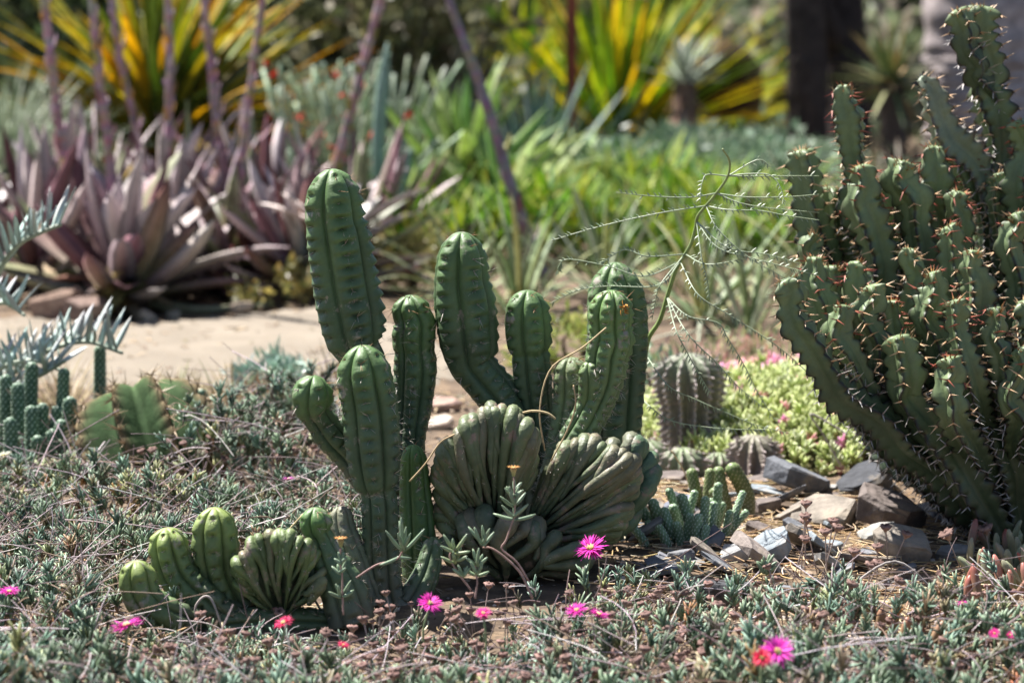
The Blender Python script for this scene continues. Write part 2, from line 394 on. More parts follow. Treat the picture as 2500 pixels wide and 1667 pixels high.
# warty column in front of the right hand one
stem_part(mc, [(1330, 1290, 3.1, 36), (1360, 1150, 3.11, 42), (1430, 1030, 3.12, 46), (1468, 950, 3.12, 48), (1478, 905, 3.12, 54), (1482, 868, 3.12, 56), (1492, 830, 3.12, 58), (1490, 800, 3.12, 54), (1490, 770, 3.12, 57), (1492, 740, 3.12, 52), (1494, 708, 3.12, 44)], 7, 41, sp=.012, cols=(CB, (.105, .165, .075), (.13, .22, .07)), tiph=.9, bumpa=.10, label='lumpy column folded at mid height')
stem_part(mc, [(1420, 1060, 3.14, 28), (1440, 985, 3.12, 34), (1446, 930, 3.11, 36), (1440, 880, 3.11, 30)], 5, 43, sp=.012, cols=(CB, (.12, .18, .08), (.14, .20, .08)), tiph=.9, bumpa=.12)
# right hand tall column behind
stem_part(mc, [(1480, 1350, 3.27, 66), (1488, 1200, 3.3, 70), (1496, 1050, 3.3, 75), (1504, 900, 3.3, 79), (1508, 790, 3.3, 78), (1504, 720, 3.3, 73), (1502, 640, 3.3, 58)], 6, 47, tiph=1.35, label='tall column at the back right')
# small green column between the front column and the crest
stem_part(mc, [(1020, 1420, 3.03, 40), (1018, 1300, 3.04, 46), (1012, 1180, 3.05, 40), (1008, 1085, 3.05, 30)], 5, 51, cols=((.07, .11, .05), (.075, .14, .045), (.085, .165, .045)), tiph=1.2, bumpa=.05, label='smooth bright green young column beside the crest')
# stubs at the foot
stem_part(mc, [(905, 1480, 2.94, 40), (862, 1360, 2.95, 36), (838, 1290, 2.96, 32), (832, 1235, 2.97, 26)], 5, 53, cols=(CB, (.15, .17, .11), (.2, .2, .13)), mat='skin_old', tiph=1)
stem_part(mc, [(1000, 1480, 2.96, 44), (1040, 1400, 2.98, 34), (1062, 1310, 3.0, 24)], 5, 57, cols=(CB, (.08, .12, .06), (.1, .15, .07)), tiph=1)

def crest(root, base, outline, Y, n, rr, seed, bulge=.035, curl=.02, cols=((.055, .07, .045), (.075, .10, .058), (.125, .155, .072)), t0s=(.08, .58, .30, .66, .45), label=None, warp=.0, lean=0.0):
    """a cockscomb: a thick folded fan from base to outline (px), its ribs fat fingers that swell outward"""
    g = np.random.default_rng(seed)
    O = np.array([P(a, b, Y) for a, b in outline]); O = crom(O, 200)
    B0 = P(*base, Y); cen = O.mean(0)
    def surf(u, t, off=0.):
        o = np.stack([np.interp(u, np.linspace(0, 1, 200), O[:, k]) for k in range(3)], -1)
        x = B0+(o-B0)*t[..., None]
        yo = -bulge*np.sin(np.clip(t, 0, 1)*math.pi*.62)*(.35+.65*np.sin(np.clip(u, 0, 1)*math.pi)**.7)
        yo += .008*np.sin(u*17+seed)*t+lean*t
        x = x.copy(); x[..., 1] += yo+off; return x
    # core
    uu = np.linspace(0, 1, 48); tt = np.linspace(.03, .985, 20); U, T = np.meshgrid(uu, tt)
    F = surf(U, T, rr*1.1); Bk = surf(U, T, .045); Bk[..., 2] -= .004
    Bk[-1] = F[-1]*.5+Bk[-1]*.5
    loop = np.concatenate([F, Bk[:, ::-1]], 1); nl = loop.shape[1]
    mb = MB(); mb.add(loop, gridfaces(20, nl), None, jit(cols[0], .02))
    top = np.arange(48)+19*nl; topb = (nl-1-np.arange(48))+19*nl
    mb.f4.append(np.stack([top[:-1], top[1:], topb[1:], topb[:-1]], 1))
    co = mb.build('crest', 'crestskin', root)
    if label: co['label'] = label
    # ribs
    for i in range(n):
        u0 = (i+.5+g.normal(0, .12))/n; t0 = t0s[i % len(t0s)]+g.uniform(-.05, .08)
        tq = np.linspace(t0, 1.0, 15)
        # older inner part leans towards the nearest long rib: braided look
        uq = u0+(1-(tq-t0)/(1-t0))**1.5*g.choice([-1, 1])*.9/n*(i % 4 != 0)+.6/n*np.sin(tq*6+i*1.3)+warp*np.sin(tq*5+i*.7)*.01
        uq = .5+(uq-.5)*1.0
        x = surf(uq, tq); x[:, 1] -= rr*(.1+.45*(i % 2)+g.uniform(0, .3))
        end = x[-1]; dirv = nz(x[-1]-x[-3])
        a = np.linspace(.4, 2.6, 7)
        cr = curl*g.uniform(.8, 1.2)
        ext = np.stack([end+dirv*cr*math.sin(q)+np.array([0, 1, 0])*cr*(1-math.cos(q)) for q in a])
        x = np.vstack([x, ext]); x = crom(x, 30)
        x += (np.sin(np.linspace(0, 9, 30)+g.uniform(0, 6))*.0012)[:, None]
        k = np.linspace(0, 1, 30)
        wmax = rr*g.uniform(.75, 1.25)
        r = wmax*(.32+.68*sstep(0, .8, k))*(1+.06*np.sin(k*22+i))*np.sqrt(np.clip(1-(np.clip(k-.86, 0, 1)/.145)**2, .02, 1))*np.sqrt(np.clip(k/.06, .1, 1))
        m = MB(); ca = np.array(cols[1])*(g.uniform(.85, 1.15)); cbb = np.array(cols[2])*g.uniform(.8, 1.2)
        if g.random() < .35: cbb = cbb*.5+np.array([.21, .15, .11])*.5
        tube(m, x, r, 10, ca, cbb)
        rb = m.build('rib', 'crestskin', co)
        # scattered tiny areole spines along the rib
        if g.random() < .8:
            s = MB(); kk = g.choice(np.arange(6, 22), 3, replace=False)
            for q in kk:
                o_ = np.array([g.normal(0, .4), -1, g.normal(.1, .4)]); p_ = x[q]+nz(o_)*r[q]*.93
                cones(s, [p_]*3, np.array([o_+g.normal(0, .7, 3) for _ in range(3)]), g.uniform(.002, .006, 3), .0005, SPB, SPT)
            v, f4, f3, c = s.arrays(); SPBUF[root.name].add(v, f4, f3, c)
    return co
SPBUF = {mc.name: MB()}
crest(mc, (1205, 1335), [(1125, 1310), (1092, 1260), (1086, 1200), (1084, 1150), (1094, 1102), (1120, 1066), (1150, 1034), (1190, 1012), (1230, 1008), (1264, 1026), (1288, 1058), (1296, 1095), (1290, 1130), (1286, 1170)], 3.07, 40, .0086, 61, bulge=.055, curl=.012, label='rounded fan shaped crest with fat folded ribs')
crest(mc, (1268, 1322), [(1330, 1150), (1368, 1105), (1405, 1085), (1440, 1092), (1478, 1102), (1515, 1115), (1534, 1142), (1534, 1170), (1515, 1215), (1498, 1255), (1482, 1290), (1460, 1322), (1420, 1345)], 3.10, 38, .0084, 67, bulge=.05, curl=.012, label='low crest sweeping out to the right')
crest(mc, (1440, 1340), [(1480, 1110), (1530, 1090), (1560, 1110), (1578, 1150), (1570, 1190), (1552, 1230), (1530, 1265), (1505, 1300)], 3.2, 15, .0115, 71, bulge=.03, curl=.012, cols=((.08, .12, .075), (.085, .135, .08), (.10, .16, .09)), label='bluish green crest lobe at the far right')
crest(mc, (1235, 1420), [(1100, 1345), (1140, 1290), (1200, 1270), (1260, 1280), (1330, 1310), (1390, 1340), (1420, 1390)], 3.03, 13, .0118, 73, bulge=.03, curl=.012, cols=((.05, .06, .04), (.075, .095, .055), (.09, .11, .065)), label='old dark crest at the foot')
SPBUF[mc.name].build('spines', 'spine', mc, False, kind='stuff')
# dried flower remains stuck on the column
m = MB()
for k in range(14):
    q = P(1522+rng.normal(0, 6), 752+rng.normal(0, 7), 3.06); leafgeo(m, q, rng.normal(0, 1, 3)+np.array([0, -.6, 0]), rng.normal(0, 1, 3), .008, .003, .5, cb=(.45, .22, .05), n=3)
m.build('dried_flower', 'dry', mc)

# ------------------------------------------------------------------ low cactus on the left
lc = thing('low_cactus', 'low yellow-green cactus clump with stubby lobes left of the tall columns', 'cactus', onground(*G(520, 1510)[:2]))
SPBUF[lc.name] = MB()
LCc = ((.065, .085, .05), (.10, .145, .06), (.22, .28, .08))
stem_part(lc, [(470, 1530, 2.815, 50), (395, 1500, 2.800, 52), (350, 1460, 2.795, 48), (337, 1420, 2.795, 48), (332, 1368, 2.795, 42)], 5, 81, sp=.02, cols=LCc, name='lobe', tiph=.8, ln=(.003, .009), bumpa=.12, depth=.36, label='leftmost lobe, brightest yellow-green')
stem_part(lc, [(560, 1520, 2.845, 56), (490, 1460, 2.850, 56), (440, 1410, 2.855, 54), (415, 1350, 2.855, 52), (405, 1288, 2.855, 42)], 6, 83, sp=.017, cols=LCc, name='lobe', tiph=.8, ln=(.003, .009), bumpa=.14, depth=.36)
stem_part(lc, [(590, 1520, 2.875, 60), (560, 1450, 2.875, 60), (535, 1390, 2.870, 56), (525, 1320, 2.865, 60), (524, 1238, 2.865, 46)], 6, 87, sp=.017, cols=LCc, name='lobe', tiph=1.0, ln=(.003, .009), bumpa=.12, depth=.34, label='tallest lobe of the clump')
stem_part(lc, [(860, 1520, 2.845, 62), (835, 1440, 2.850, 58), (805, 1370, 2.855, 46), (785, 1318, 2.855, 33), (775, 1300, 2.855, 35), (771, 1275, 2.855, 42), (770, 1238, 2.855, 36)], 5, 91, sp=.02, cols=(CB, (.09, .14, .07), (.085, .165, .045)), name='lobe', tiph=.9, ln=(.003, .009), label='knob with a bright green round head')
stem_part(lc, [(400, 1550, 2.835, 26), (520, 1532, 2.835, 40), (660, 1522, 2.845, 44), (800, 1524, 2.855, 38), (900, 1535, 2.865, 26)], 6, 93, cols=((.07, .10, .055), (.075, .11, .055), (.08, .12, .06)), name='base_stem', tiph=.8)
crest(lc, (690, 1510), [(590, 1440), (592, 1390), (610, 1350), (640, 1320), (680, 1308), (725, 1318), (755, 1350), (772, 1400), (775, 1450)], 2.845, 24, .0066, 95, bulge=.03, curl=.009, cols=((.05, .07, .04), (.065, .095, .045), (.15, .20, .07)), label='small pleated crest')
SPBUF[lc.name].build('spines', 'spine', lc, False, kind='stuff')

# ================================================================== BIG SPINY EUPHORBIA
EB, EM, ET = (.040, .054, .026), (.050, .080, .043), (.16, .215, .10)  # arm base colour darkened to suggest shade low in the plant
EMARG = (.022, .016, .014)
eu = thing('spiny_euphorbia', 'large spiny green candelabra succulent with dark wavy edges at right', 'succulent', onground(*G(2400, 1310)[:2]))
XSW = np.array([-1, -.7, -.42, -.2, -.07, 0, .07, .2, .42, .7])
def arm(ctrl, seed, nrib=4, sp=.026, cols=None, dead=False, red=True, label=None, depth=.50, bumpa=.12):
    depth = {3: .58, 4: .52, 5: .46}[nrib]
    c_ = [(a*1.063, b*1.063, Y, h*.82) for a, b, Y, h in ctrl]
    cols = cols or (EB, EM, ET, EMARG, 1)
    g = np.random.default_rng(seed)
    c_ = [c_[0]]+[(a+g.normal(0, 11), b+g.normal(0, 6), Y, h*g.uniform(.85, 1.15)) for a, b, Y, h in np.array(crom(np.array(c_, float), 2*len(c_)-1))[1:-1]]+[c_[-1]]
    (V, f4, f3, C), (ap, ao, at_, au) = ribbed(c_, nrib, 'wing', sp, cols, seed=seed, depth=depth, bumpa=bumpa, xs=XSW, tiph=.45, twist=g.uniform(-.8, .8), tipflat=.4, seg=g.uniform(.10, .16), spin=g.uniform(0, 1.57))
    mb = MB(); mb.add(V, f4, f3, C); o = mb.build('arm', 'euph', eu)
    if label: o['label'] = label
    s = MB(); pos, d, L_, cb, ct = [], [], [], [], []
    for p_, o_, t_, u_ in zip(ap, ao, at_, au):
        side = np.cross(o_, t_); l = g.uniform(.010, .018)
        for q in (-1, 1):
            pos.append(p_); d.append(o_*g.uniform(.6, 1)+side*q*g.uniform(.5, 1.1)+t_*g.normal(-.1, .25)); L_.append(l*g.uniform(.8, 1.2))
            if u_ > .90 and red: cb.append((.30, .10, .05)); ct.append((.22, .02, .03))
            elif u_ > .75: cb.append((.50, .30, .16)); ct.append((.55, .42, .30))
            else: cb.append((.10, .07, .06)); ct.append((.80, .76, .73))
        # dark horny shield under the pair
        pos.append(p_-o_*.001); d.append(-t_*1+o_*.25); L_.append(.006); cb.append((.05, .03, .025)); ct.append((.05, .03, .025))
    # crown of young spines
    tip = P(*c_[-1][:3]); ax = nz(tip-P(*c_[-2][:3])); rt = c_[-1][3]*MPP(c_[-1][2])
    for k in range(26 if not dead else 40):
        a = g.uniform(0, 2*math.pi); o_ = np.cross(ax, [math.cos(a), math.sin(a), .2]); o_ = nz(o_)
        pos.append(tip-ax*g.uniform(0, .012)+o_*rt*g.uniform(.3, .8)); d.append(o_+ax*g.uniform(.2, 1.6)); L_.append(g.uniform(.006, .014))
        if dead: cb.append((.02, .02, .02)); ct.append((.05, .05, .06))
        elif red and g.random() < .6: cb.append((.28, .16, .03)); ct.append((.25, .02, .03))
        else: cb.append((.45, .28, .12)); ct.append((.5, .33, .2))
    cones(s, pos, np.array(d), L_, .0014, np.array(cb), np.array(ct))
    s.build('spines', 'spine', o, False, kind='stuff')
    return o
BX, BY = 2330, 1235
pale = ((.10, .13, .07), (.16, .20, .12), (.24, .28, .20), (.10, .08, .07), 1)
arms = [
 ([(2300, 1235, 3.36, 46), (2210, 1150, 3.32, 56), (2080, 1020, 3.28, 58), (1950, 910, 3.24, 60), (1858, 800, 3.22, 56), (1818, 700, 3.22, 48), (1805, 640, 3.22, 42)], 4, 'lowest arm reaching farthest left'),
 ([(2330, 1240, 3.40, 46), (2220, 1120, 3.40, 54), (2080, 930, 3.38, 54), (1985, 760, 3.36, 50), (1965, 660, 3.36, 48), (1962, 600, 3.36, 34)], 4, None),
 ([(2340, 1230, 3.52, 46), (2180, 1010, 3.54, 54), (1990, 800, 3.54, 54), (1900, 640, 3.54, 56), (1858, 480, 3.54, 52), (1838, 345, 3.54, 42)], 4, None),
 ([(2350, 1235, 3.50, 46), (2200, 1000, 3.54, 54), (2050, 760, 3.55, 52), (1985, 560, 3.55, 46), (1955, 400, 3.55, 46), (1945, 280, 3.55, 48), (1938, 195, 3.55, 34)], 4, 'slender tall arm with a red spined tip'),
 ([(2350, 1235, 3.44, 46), (2210, 1020, 3.46, 54), (2080, 800, 3.46, 56), (2010, 600, 3.46, 56), (1985, 470, 3.46, 50), (1975, 380, 3.46, 42)], 4, None),
 ([(2360, 1235, 3.46, 46), (2260, 1020, 3.48, 56), (2160, 800, 3.48, 56), (2110, 600, 3.48, 58), (2085, 460, 3.48, 54), (2078, 370, 3.48, 46)], 4, 'broad arm in the middle of the plant'),
 ([(2330, 760, 3.60, 44), (2300, 560, 3.60, 54), (2250, 420, 3.60, 60), (2180, 320, 3.60, 56), (2138, 240, 3.60, 50), (2112, 180, 3.60, 20)], 4, 'pale arm with a dead black tip'),
 ([(2400, 1235, 3.58, 46), (2350, 900, 3.60, 56), (2320, 650, 3.60, 52), (2302, 420, 3.60, 46), (2288, 260, 3.60, 60), (2268, 150, 3.60, 60), (2256, 14, 3.60, 58)], 4, 'tallest arm at top right'),
 ([(2290, 260, 3.60, 26), (2245, 175, 3.58, 36), (2215, 105, 3.57, 42), (2195, 24, 3.57, 36)], 4, None),
 ([(2370, 1235, 3.54, 44), (2270, 950, 3.56, 54), (2190, 700, 3.56, 56), (2160, 520, 3.56, 56), (2150, 420, 3.56, 54), (2150, 335, 3.56, 42)], 4, None),
 ([(2330, 1238, 3.34, 46), (2270, 1110, 3.32, 58), (2195, 930, 3.31, 58), (2155, 780, 3.30, 54), (2140, 690, 3.30, 48), (2140, 625, 3.30, 32)], 4, None),
 ([(2350, 1240, 3.32, 48), (2310, 1090, 3.31, 62), (2268, 920, 3.30, 62), (2242, 760, 3.30, 58), (2236, 650, 3.30, 50), (2238, 575, 3.30, 32)], 4, None),
 ([(2310, 1240, 3.30, 48), (2230, 1120, 3.28, 60), (2130, 960, 3.26, 60), (2080, 860, 3.25, 56), (2062, 770, 3.25, 52)], 4, 'stout front arm cut flat at the top'),
 ([(2420, 1240, 3.50, 46), (2390, 900, 3.52, 56), (2365, 620, 3.54, 56), (2350, 420, 3.54, 56), (2342, 275, 3.54, 44)], 4, None),
 ([(2420, 1240, 3.34, 50), (2390, 1050, 3.34, 60), (2365, 850, 3.34, 58), (2352, 690, 3.34, 52)], 4, None),
 ([(2320, 1235, 3.45, 44), (2150, 1010, 3.47, 50), (1990, 860, 3.45, 50), (1915, 730, 3.42, 46), (1905, 610, 3.42, 38)], 4, None),
 ([(2450, 1240, 3.42, 50), (2440, 950, 3.44, 58), (2420, 650, 3.44, 56), (2410, 480, 3.44, 46)], 4, None),
 ([(2460, 1240, 3.30, 54), (2445, 1100, 3.28, 66), (2430, 980, 3.26, 62)], 4, None),
]
tips = [(1880, 540, 3.50), (1912, 430, 3.58), (2000, 470, 3.52), (2030, 420, 3.60), (1870, 590, 3.34), (2000, 655, 3.30), (2048, 690, 3.34), (2110, 440, 3.52), (2175, 520, 3.42), (2205, 440, 3.50), (2285, 400, 3.56), (2330, 490, 3.40), (2285, 705, 3.26),
        (2340, 800, 3.24), (2090, 570, 3.38), (1935, 700, 3.28), (2190, 690, 3.24), (2380, 380, 3.50), (2400, 640, 3.36), (2180, 820, 3.20), (2310, 300, 3.62), (2235, 330, 3.60), (1855, 640, 3.58), (1905, 520, 3.64), (1950, 560, 3.62), (2040, 560, 3.64), (2060, 480, 3.66), (2130, 560, 3.66), (2200, 580, 3.66), (2270, 520, 3.68), (2340, 600, 3.68), (1925, 800, 3.36), (2010, 830, 3.30), (2240, 760, 3.40)]
for k, (tx, ty, Y) in enumerate(tips):
    g = np.random.default_rng(3000+k); bx = 2300+130*sstep(1850, 2400, tx)+g.uniform(-20, 20); h = g.uniform(38, 50)
    arms.append(([(bx, 1238, 3.40, h*.8), (bx+(tx-bx)*.50+g.normal(0, 12), 1238+(ty-1238)*.32, 3.40*.6+Y*.4, h), (bx+(tx-bx)*.86+g.normal(0, 10), 1238+(ty-1238)*.64, Y, h), (tx+g.normal(0, 8), ty+70, Y, h*.98), (tx, ty, Y, h*.72)], int(g.integers(4, 6)), None))
for i, (c_, nr_, lb) in enumerate(arms):
    g = np.random.default_rng(4000+i)
    arm(c_, 200+i*7, nr_, sp=g.uniform(.016, .024), cols=(pale if i == 6 else None), dead=(i == 6), red=i not in (0, 6, 7, 8, 12) and g.random() < .75, label=lb, bumpa=g.uniform(.15, .25))
m = MB(); tube(m, [P(2420*1.063, 1290*1.063, 3.40), P(2400*1.063, 1240*1.063, 3.40), P(2385*1.063, 1150*1.063, 3.42), P(2370*1.063, 1080*1.063, 3.44)], [.12, .105, .085, .05], 16, (.06, .07, .035), (.07, .10, .05)); m.build('trunk', 'euph', eu)
# ================================================================== LEFT SIDE PLANTS
# ------------------------------------------------------------------ round ribbed barrel cactus
bc = thing('barrel_cactus', 'round green barrel cactus with sharp straw-spined ribs beside the path', 'cactus', onground(*G(345, 1200)[:2]))
(V, f4, f3, C), ar = ribbed([(410, 1240, 3.72, 120), (392, 1180, 3.74, 184), (368, 1110, 3.77, 200), (350, 1042, 3.80, 186), (326, 955, 3.84, 132)], 10, 'wing', .024,
    ((.04, .06, .028), (.045, .078, .034), (.06, .10, .04), (.16, .12, .07), 1), tiph=.62, seed=5, depth=.44, bumpa=.03, xs=XSW, twist=0.0)
mb = MB(); mb.add(V, f4, f3, C); bo = mb.build('body', 'barrel', bc)
s = MB(); g = np.random.default_rng(3); pos, d, L_ = [], [], []
for p_, o_, t_, u_ in zip(*ar):
    side = np.cross(o_, t_)
    for k in range(8):
        pos.append(p_); d.append(o_*.5+side*g.normal(0, .9)+t_*g.normal(.1, .7)); L_.append(g.uniform(.012, .032))
cones(s, pos, np.array(d), L_, .0011, (.30, .20, .11), (.58, .45, .30)); s.build('spines', 'spine', bo, False, kind='stuff')

# ------------------------------------------------------------------ knobbly finger stems
def finger_mesh(ctrl, seed, n=7, sp=.0115, cols=((.038, .07, .038), (.062, .12, .068)), dot=(.50, .60, .48), amp=.26):
    gj = np.random.default_rng(seed*3+1); ctrl = [ctrl[0], (ctrl[1][0]+gj.normal(0, 7), ctrl[1][1], ctrl[1][2]+gj.normal(0, .01), ctrl[1][3]), (ctrl[2][0]+gj.normal(0, 5),)+tuple(ctrl[2][1:])]
    c = np.array([list(P(a, b, Y))+[h*MPP(Y)] for a, b, Y, h in ctrl]); q = crom(c, 120)
    s = np.concatenate([[0], np.cumsum(np.linalg.norm(np.diff(q[:, :3], axis=0), axis=1))]); L = s[-1]
    hc = q[-1, 3]; nb = max(8, int((L-hc)/(sp/5))); a = np.linspace(0, 1.54, 8)
    ss = np.concatenate([np.linspace(0, L-hc, nb, endpoint=False), L-hc+hc*np.sin(a)]); cf = np.concatenate([np.ones(nb), np.cos(a)])
    p = np.stack([np.interp(ss, s, q[:, k]) for k in range(3)], 1); r = np.interp(ss, s, q[:, 3])*cf
    t, N, B = frames(p); ns = n*4; th = np.arange(ns)/ns*2*math.pi
    A = np.cos(th*n)[None]; row = ss[:, None]/sp
    b1 = np.maximum(0, np.cos(2*math.pi*row))*np.maximum(0, A); b2 = np.maximum(0, np.cos(2*math.pi*(row+.5)))*np.maximum(0, -A)
    b = b1+b2
    rad = r[:, None]*(1-amp*.5+amp*b)
    v = p[:, None]+rad[..., None]*(np.cos(th)[None, :, None]*N[:, None]+np.sin(th)[None, :, None]*B[:, None])
    k = (ss/L)[:, None, None]; cc = np.asarray(cols[0])*(1-k)+np.asarray(cols[1])*k
    cc = np.repeat(cc, ns, 1); e = (np.clip((b-.62)/.25, 0, 1)**1.0)[..., None]; cc = cc*(1-e)+np.asarray(dot)*e
    mb = MB(); nr = len(ss)
    V = np.vstack([v.reshape(-1, 3), p[-1:]]); j = np.arange(ns); j2 = (j+1) % ns
    mb.add(V, gridfaces(nr, ns), np.stack([np.full(ns, nr*ns), (nr-1)*ns+j, (nr-1)*ns+j2], 1), np.vstack([cc.reshape(-1, 3), cc[-1, :1]]))
    return mb
def clump(name, label, base, Y0, fingers, seed, **kw):
    loc = onground(*G(*base)[:2]); t = thing(name, label, 'succulent', loc)
    for i, f in enumerate(fingers):
        finger_mesh(f, seed+i, **kw).build('stem', 'knob', t)
    return t
def F(x, ytop, ybot, Y, h, lean=0, xb=None):
    xb = x-lean if xb is None else xb
    return [(xb, ybot+25, Y, h*.9), (xb+(x-xb)*.35, ybot*.6+ytop*.4, Y, h*1.02), (x, ytop, Y, h*.92)]
clump('knobbly_succulent', 'dense clump of dark green knobbly finger stems at the left edge', (75, 1230), 3.8, [
    F(80, 883, 1200, 3.86, 18), F(160, 898, 1180, 3.85, 16, 5), F(45, 933, 1210, 3.82, 18, -6), F(12, 913, 1190, 3.86, 17), F(110, 983, 1210, 3.78, 17, -4), F(75, 988, 1220, 3.76, 18),
    F(128, 1046, 1220, 3.74, 18, -18), F(150, 1023, 1200, 3.75, 17, 10), F(178, 968, 1190, 3.8, 19, 12), F(145, 988, 1190, 3.84, 17), F(30, 1018, 1230, 3.72, 18), F(-20, 968, 1200, 3.8, 19), F(100, 1063, 1230, 3.70, 18, 8)], 300)
clump('knobbly_succulent', 'single tall knobbly green stem standing against the sandy path', (250, 1120), 4.0, [F(250, 842, 1110, 4.0, 16)], 320)
clump('knobbly_succulent', 'short knobbly green stems right of the barrel cactus', (600, 1120), 3.9, [F(609, 965, 1110, 3.92, 18, 6), F(575, 1035, 1120, 3.9, 15, -4)], 330)
clump('knobbly_succulent', 'small knobbly stem tip just behind the barrel cactus', (505, 1090), 3.98, [F(500, 950, 1090, 4.0, 14)], 340)
# right hand clump, pale green
kr = clump('knobbly_succulent', 'pale green knobbly finger clump among the grey stones', (1690, 1375), 3.2, [
    F(1560, 1227, 1350, 3.30, 15, -50), F(1592, 1217, 1350, 3.28, 15, -50), F(1628, 1190, 1345, 3.32, 12, -30), F(1622, 1237, 1350, 3.26, 13, -36), F(1662, 1204, 1355, 3.27, 15, -18), F(1708, 1210, 1360, 3.25, 12, 5),
    F(1712, 1252, 1370, 3.22, 13, 2), F(1762, 1177, 1350, 3.28, 12, 34), F(1750, 1222, 1355, 3.26, 12, 28), F(1812, 1197, 1345, 3.29, 10, 60), F(1792, 1244, 1350, 3.26, 11, 50), F(1650, 1272, 1360, 3.23, 12, -12), F(1548, 1282, 1360, 3.24, 11, -40), F(1575, 1270, 1360, 3.27, 12, -40), F(1640, 1230, 1355, 3.30, 13, -25), F(1680, 1252, 1362, 3.24, 12, -8), F(1735, 1215, 1355, 3.30, 12, 16), F(1775, 1225, 1350, 3.30, 11, 36), F(1825, 1245, 1345, 3.27, 10, 60), F(1605, 1280, 1365, 3.22, 12, -26), F(1735, 1280, 1372, 3.21, 11, 14), F(1690, 1195, 1350, 3.33, 11, 0)], 360,
    n=7, sp=.0085, cols=((.045, .08, .04), (.20, .30, .165)), dot=(.72, .78, .68), amp=.22)
clump('knobbly_succulent', 'warm-toned knobbly fingers behind the pale green clump', (1770, 1290), 3.4, [
    F(1695, 1142, 1275, 3.46, 15, -25), F(1726, 1142, 1280, 3.44, 13, -25), F(1752, 1138, 1265, 3.47, 17, -40), F(1775, 1132, 1262, 3.46, 21, -45), F(1745, 1190, 1290, 3.40, 15, -14)], 380,
    n=8, sp=.0075, cols=((.16, .14, .06), (.12, .18, .06)), dot=(.50, .45, .30), amp=.16)

# ------------------------------------------------------------------ blue cycad
BLU, BLU2 = (.34, .44, .41), (.42, .52, .49)
cy = thing('blue_cycad', 'blue-grey spiny cycad fronds reaching in from the left edge', 'cycad', onground(*P(-130, 1100, 4.05)[:2]))
def frond(ctrl, n, ln, up, seed, side=.5):
    g = np.random.default_rng(seed); pts = np.array([P(*c) for c in ctrl]); pts = crom(pts, 60)
    m = MB(); tube(m, pts, np.linspace(.006, .003, 60), 7, (.26, .30, .22), (.30, .34, .26)); fo = m.build('frond_rachis', 'waxleaf', cy)
    for i in range(n):
        for sgn in (-1, 1):
            k = int(4+(55*(i+.5*(sgn > 0))/n)); k = min(k, 58)
            tg = nz(pts[k+1]-pts[k]); sd_ = nz(np.cross(tg, [0, 0, 1]))
            d = np.asarray(up)*g.uniform(.8, 1.2)+sd_*sgn*side+tg*.25+g.normal(0, .12, 3)
            m = MB(); leafgeo(m, pts[k], d, g.normal(0, 1, 3)+np.array([0, -1, .3]), ln*g.uniform(.75, 1.15), ln*.155, g.uniform(-.25, .35), .14, .16, BLU, (.42, .40, .40) if g.random() < .4 else BLU2, n=6, shape='lance')
            m.build('leaflet', 'waxleaf', fo)
frond([(-130, 1090, 4.05), (-20, 960, 4.02), (60, 890, 4.0), (140, 848, 3.98), (215, 835, 3.97), (300, 862, 3.96)], 21, .08, (0.02, 0, 1), 1, .75)
frond([(-130, 1090, 4.05), (-60, 820, 4.0), (0, 660, 3.98), (45, 598, 3.96), (100, 568, 3.95), (150, 548, 3.95)], 18, .078, (.1, 0, 1), 2, .75)
frond([(-130, 1090, 4.05), (-30, 985, 4.0), (40, 940, 3.94), (100, 915, 3.9), (160, 880, 3.88)], 12, .066, (.25, -.3, .6), 3, .8)
frond([(-130, 1090, 4.05), (-70, 960, 3.98), (0, 900, 3.94), (80, 880, 3.92), (150, 905, 3.9)], 13, .07, (.05, -.1, 1), 5, .8)
frond([(-130, 1090, 4.05), (-60, 1000, 3.98), (10, 960, 3.9), (60, 985, 3.86)], 12, .06, (.1, -.2, .8), 6, .8)
frond([(-130, 1090, 4.05), (-90, 850, 4.05), (-40, 760, 4.04), (10, 740, 4.03), (60, 770, 4.0)], 13, .07, (0, 0, 1), 7, .8)
frond([(-130, 1090, 4.05), (-150, 800, 4.1), (-140, 620, 4.2), (-80, 560, 4.3)], 12, .06, (-.1, 0, 1), 4, .6)
m = MB(); tube(m, [ORG[cy.name]-np.array([0, 0, .02]), P(-130, 1085, 4.05)], [.06, .045], 12, (.2, .15, .1)); m.build('trunk', 'bark', cy)

# ------------------------------------------------------------------ barrel neighbours at the right (grey toothed succulents)
def toothed(name, label, ctrl, nrib, seed, cols, sp=.011, spl=(.004, .012), base=None):
    loc = onground(*G(ctrl[0][0], ctrl[0][1])[:2]); t = thing(name, label, 'succulent', loc)
    (V, f4, f3, C), ar = ribbed(ctrl, nrib, 'teeth', sp, cols, seed=seed, depth=.30, bumpa=.13, xs=np.array([-1, -.6, -.3, -.12, 0, .12, .3, .6]), tiph=.7)
    mb = MB(); mb.add(V, f4, f3, C); o = mb.build('body', 'skin_old', t)
    g = np.random.default_rng(seed); s = MB(); ap, ao, at_, au = ar
    cones(s, ap-ao*.001, ao+at_*g.normal(.15, .3, (len(ap), 1)), g.uniform(*spl, len(ap)), .0024, (.45, .38, .36), (.30, .24, .24))
    k = au > .85
    if k.sum(): cones(s, ap[k], at_[k]+ao[k]*g.uniform(.1, .7, (k.sum(), 1))+g.normal(0, .2, (k.sum(), 3)), g.uniform(.012, .028, k.sum()), .0012, (.12, .09, .09), (.08, .05, .06))
    s.build('spines', 'spine', o, False, kind='stuff'); return t
TG = ((.17, .14, .13), (.17, .20, .13), (.20, .25, .13), (.33, .27, .25), 1)
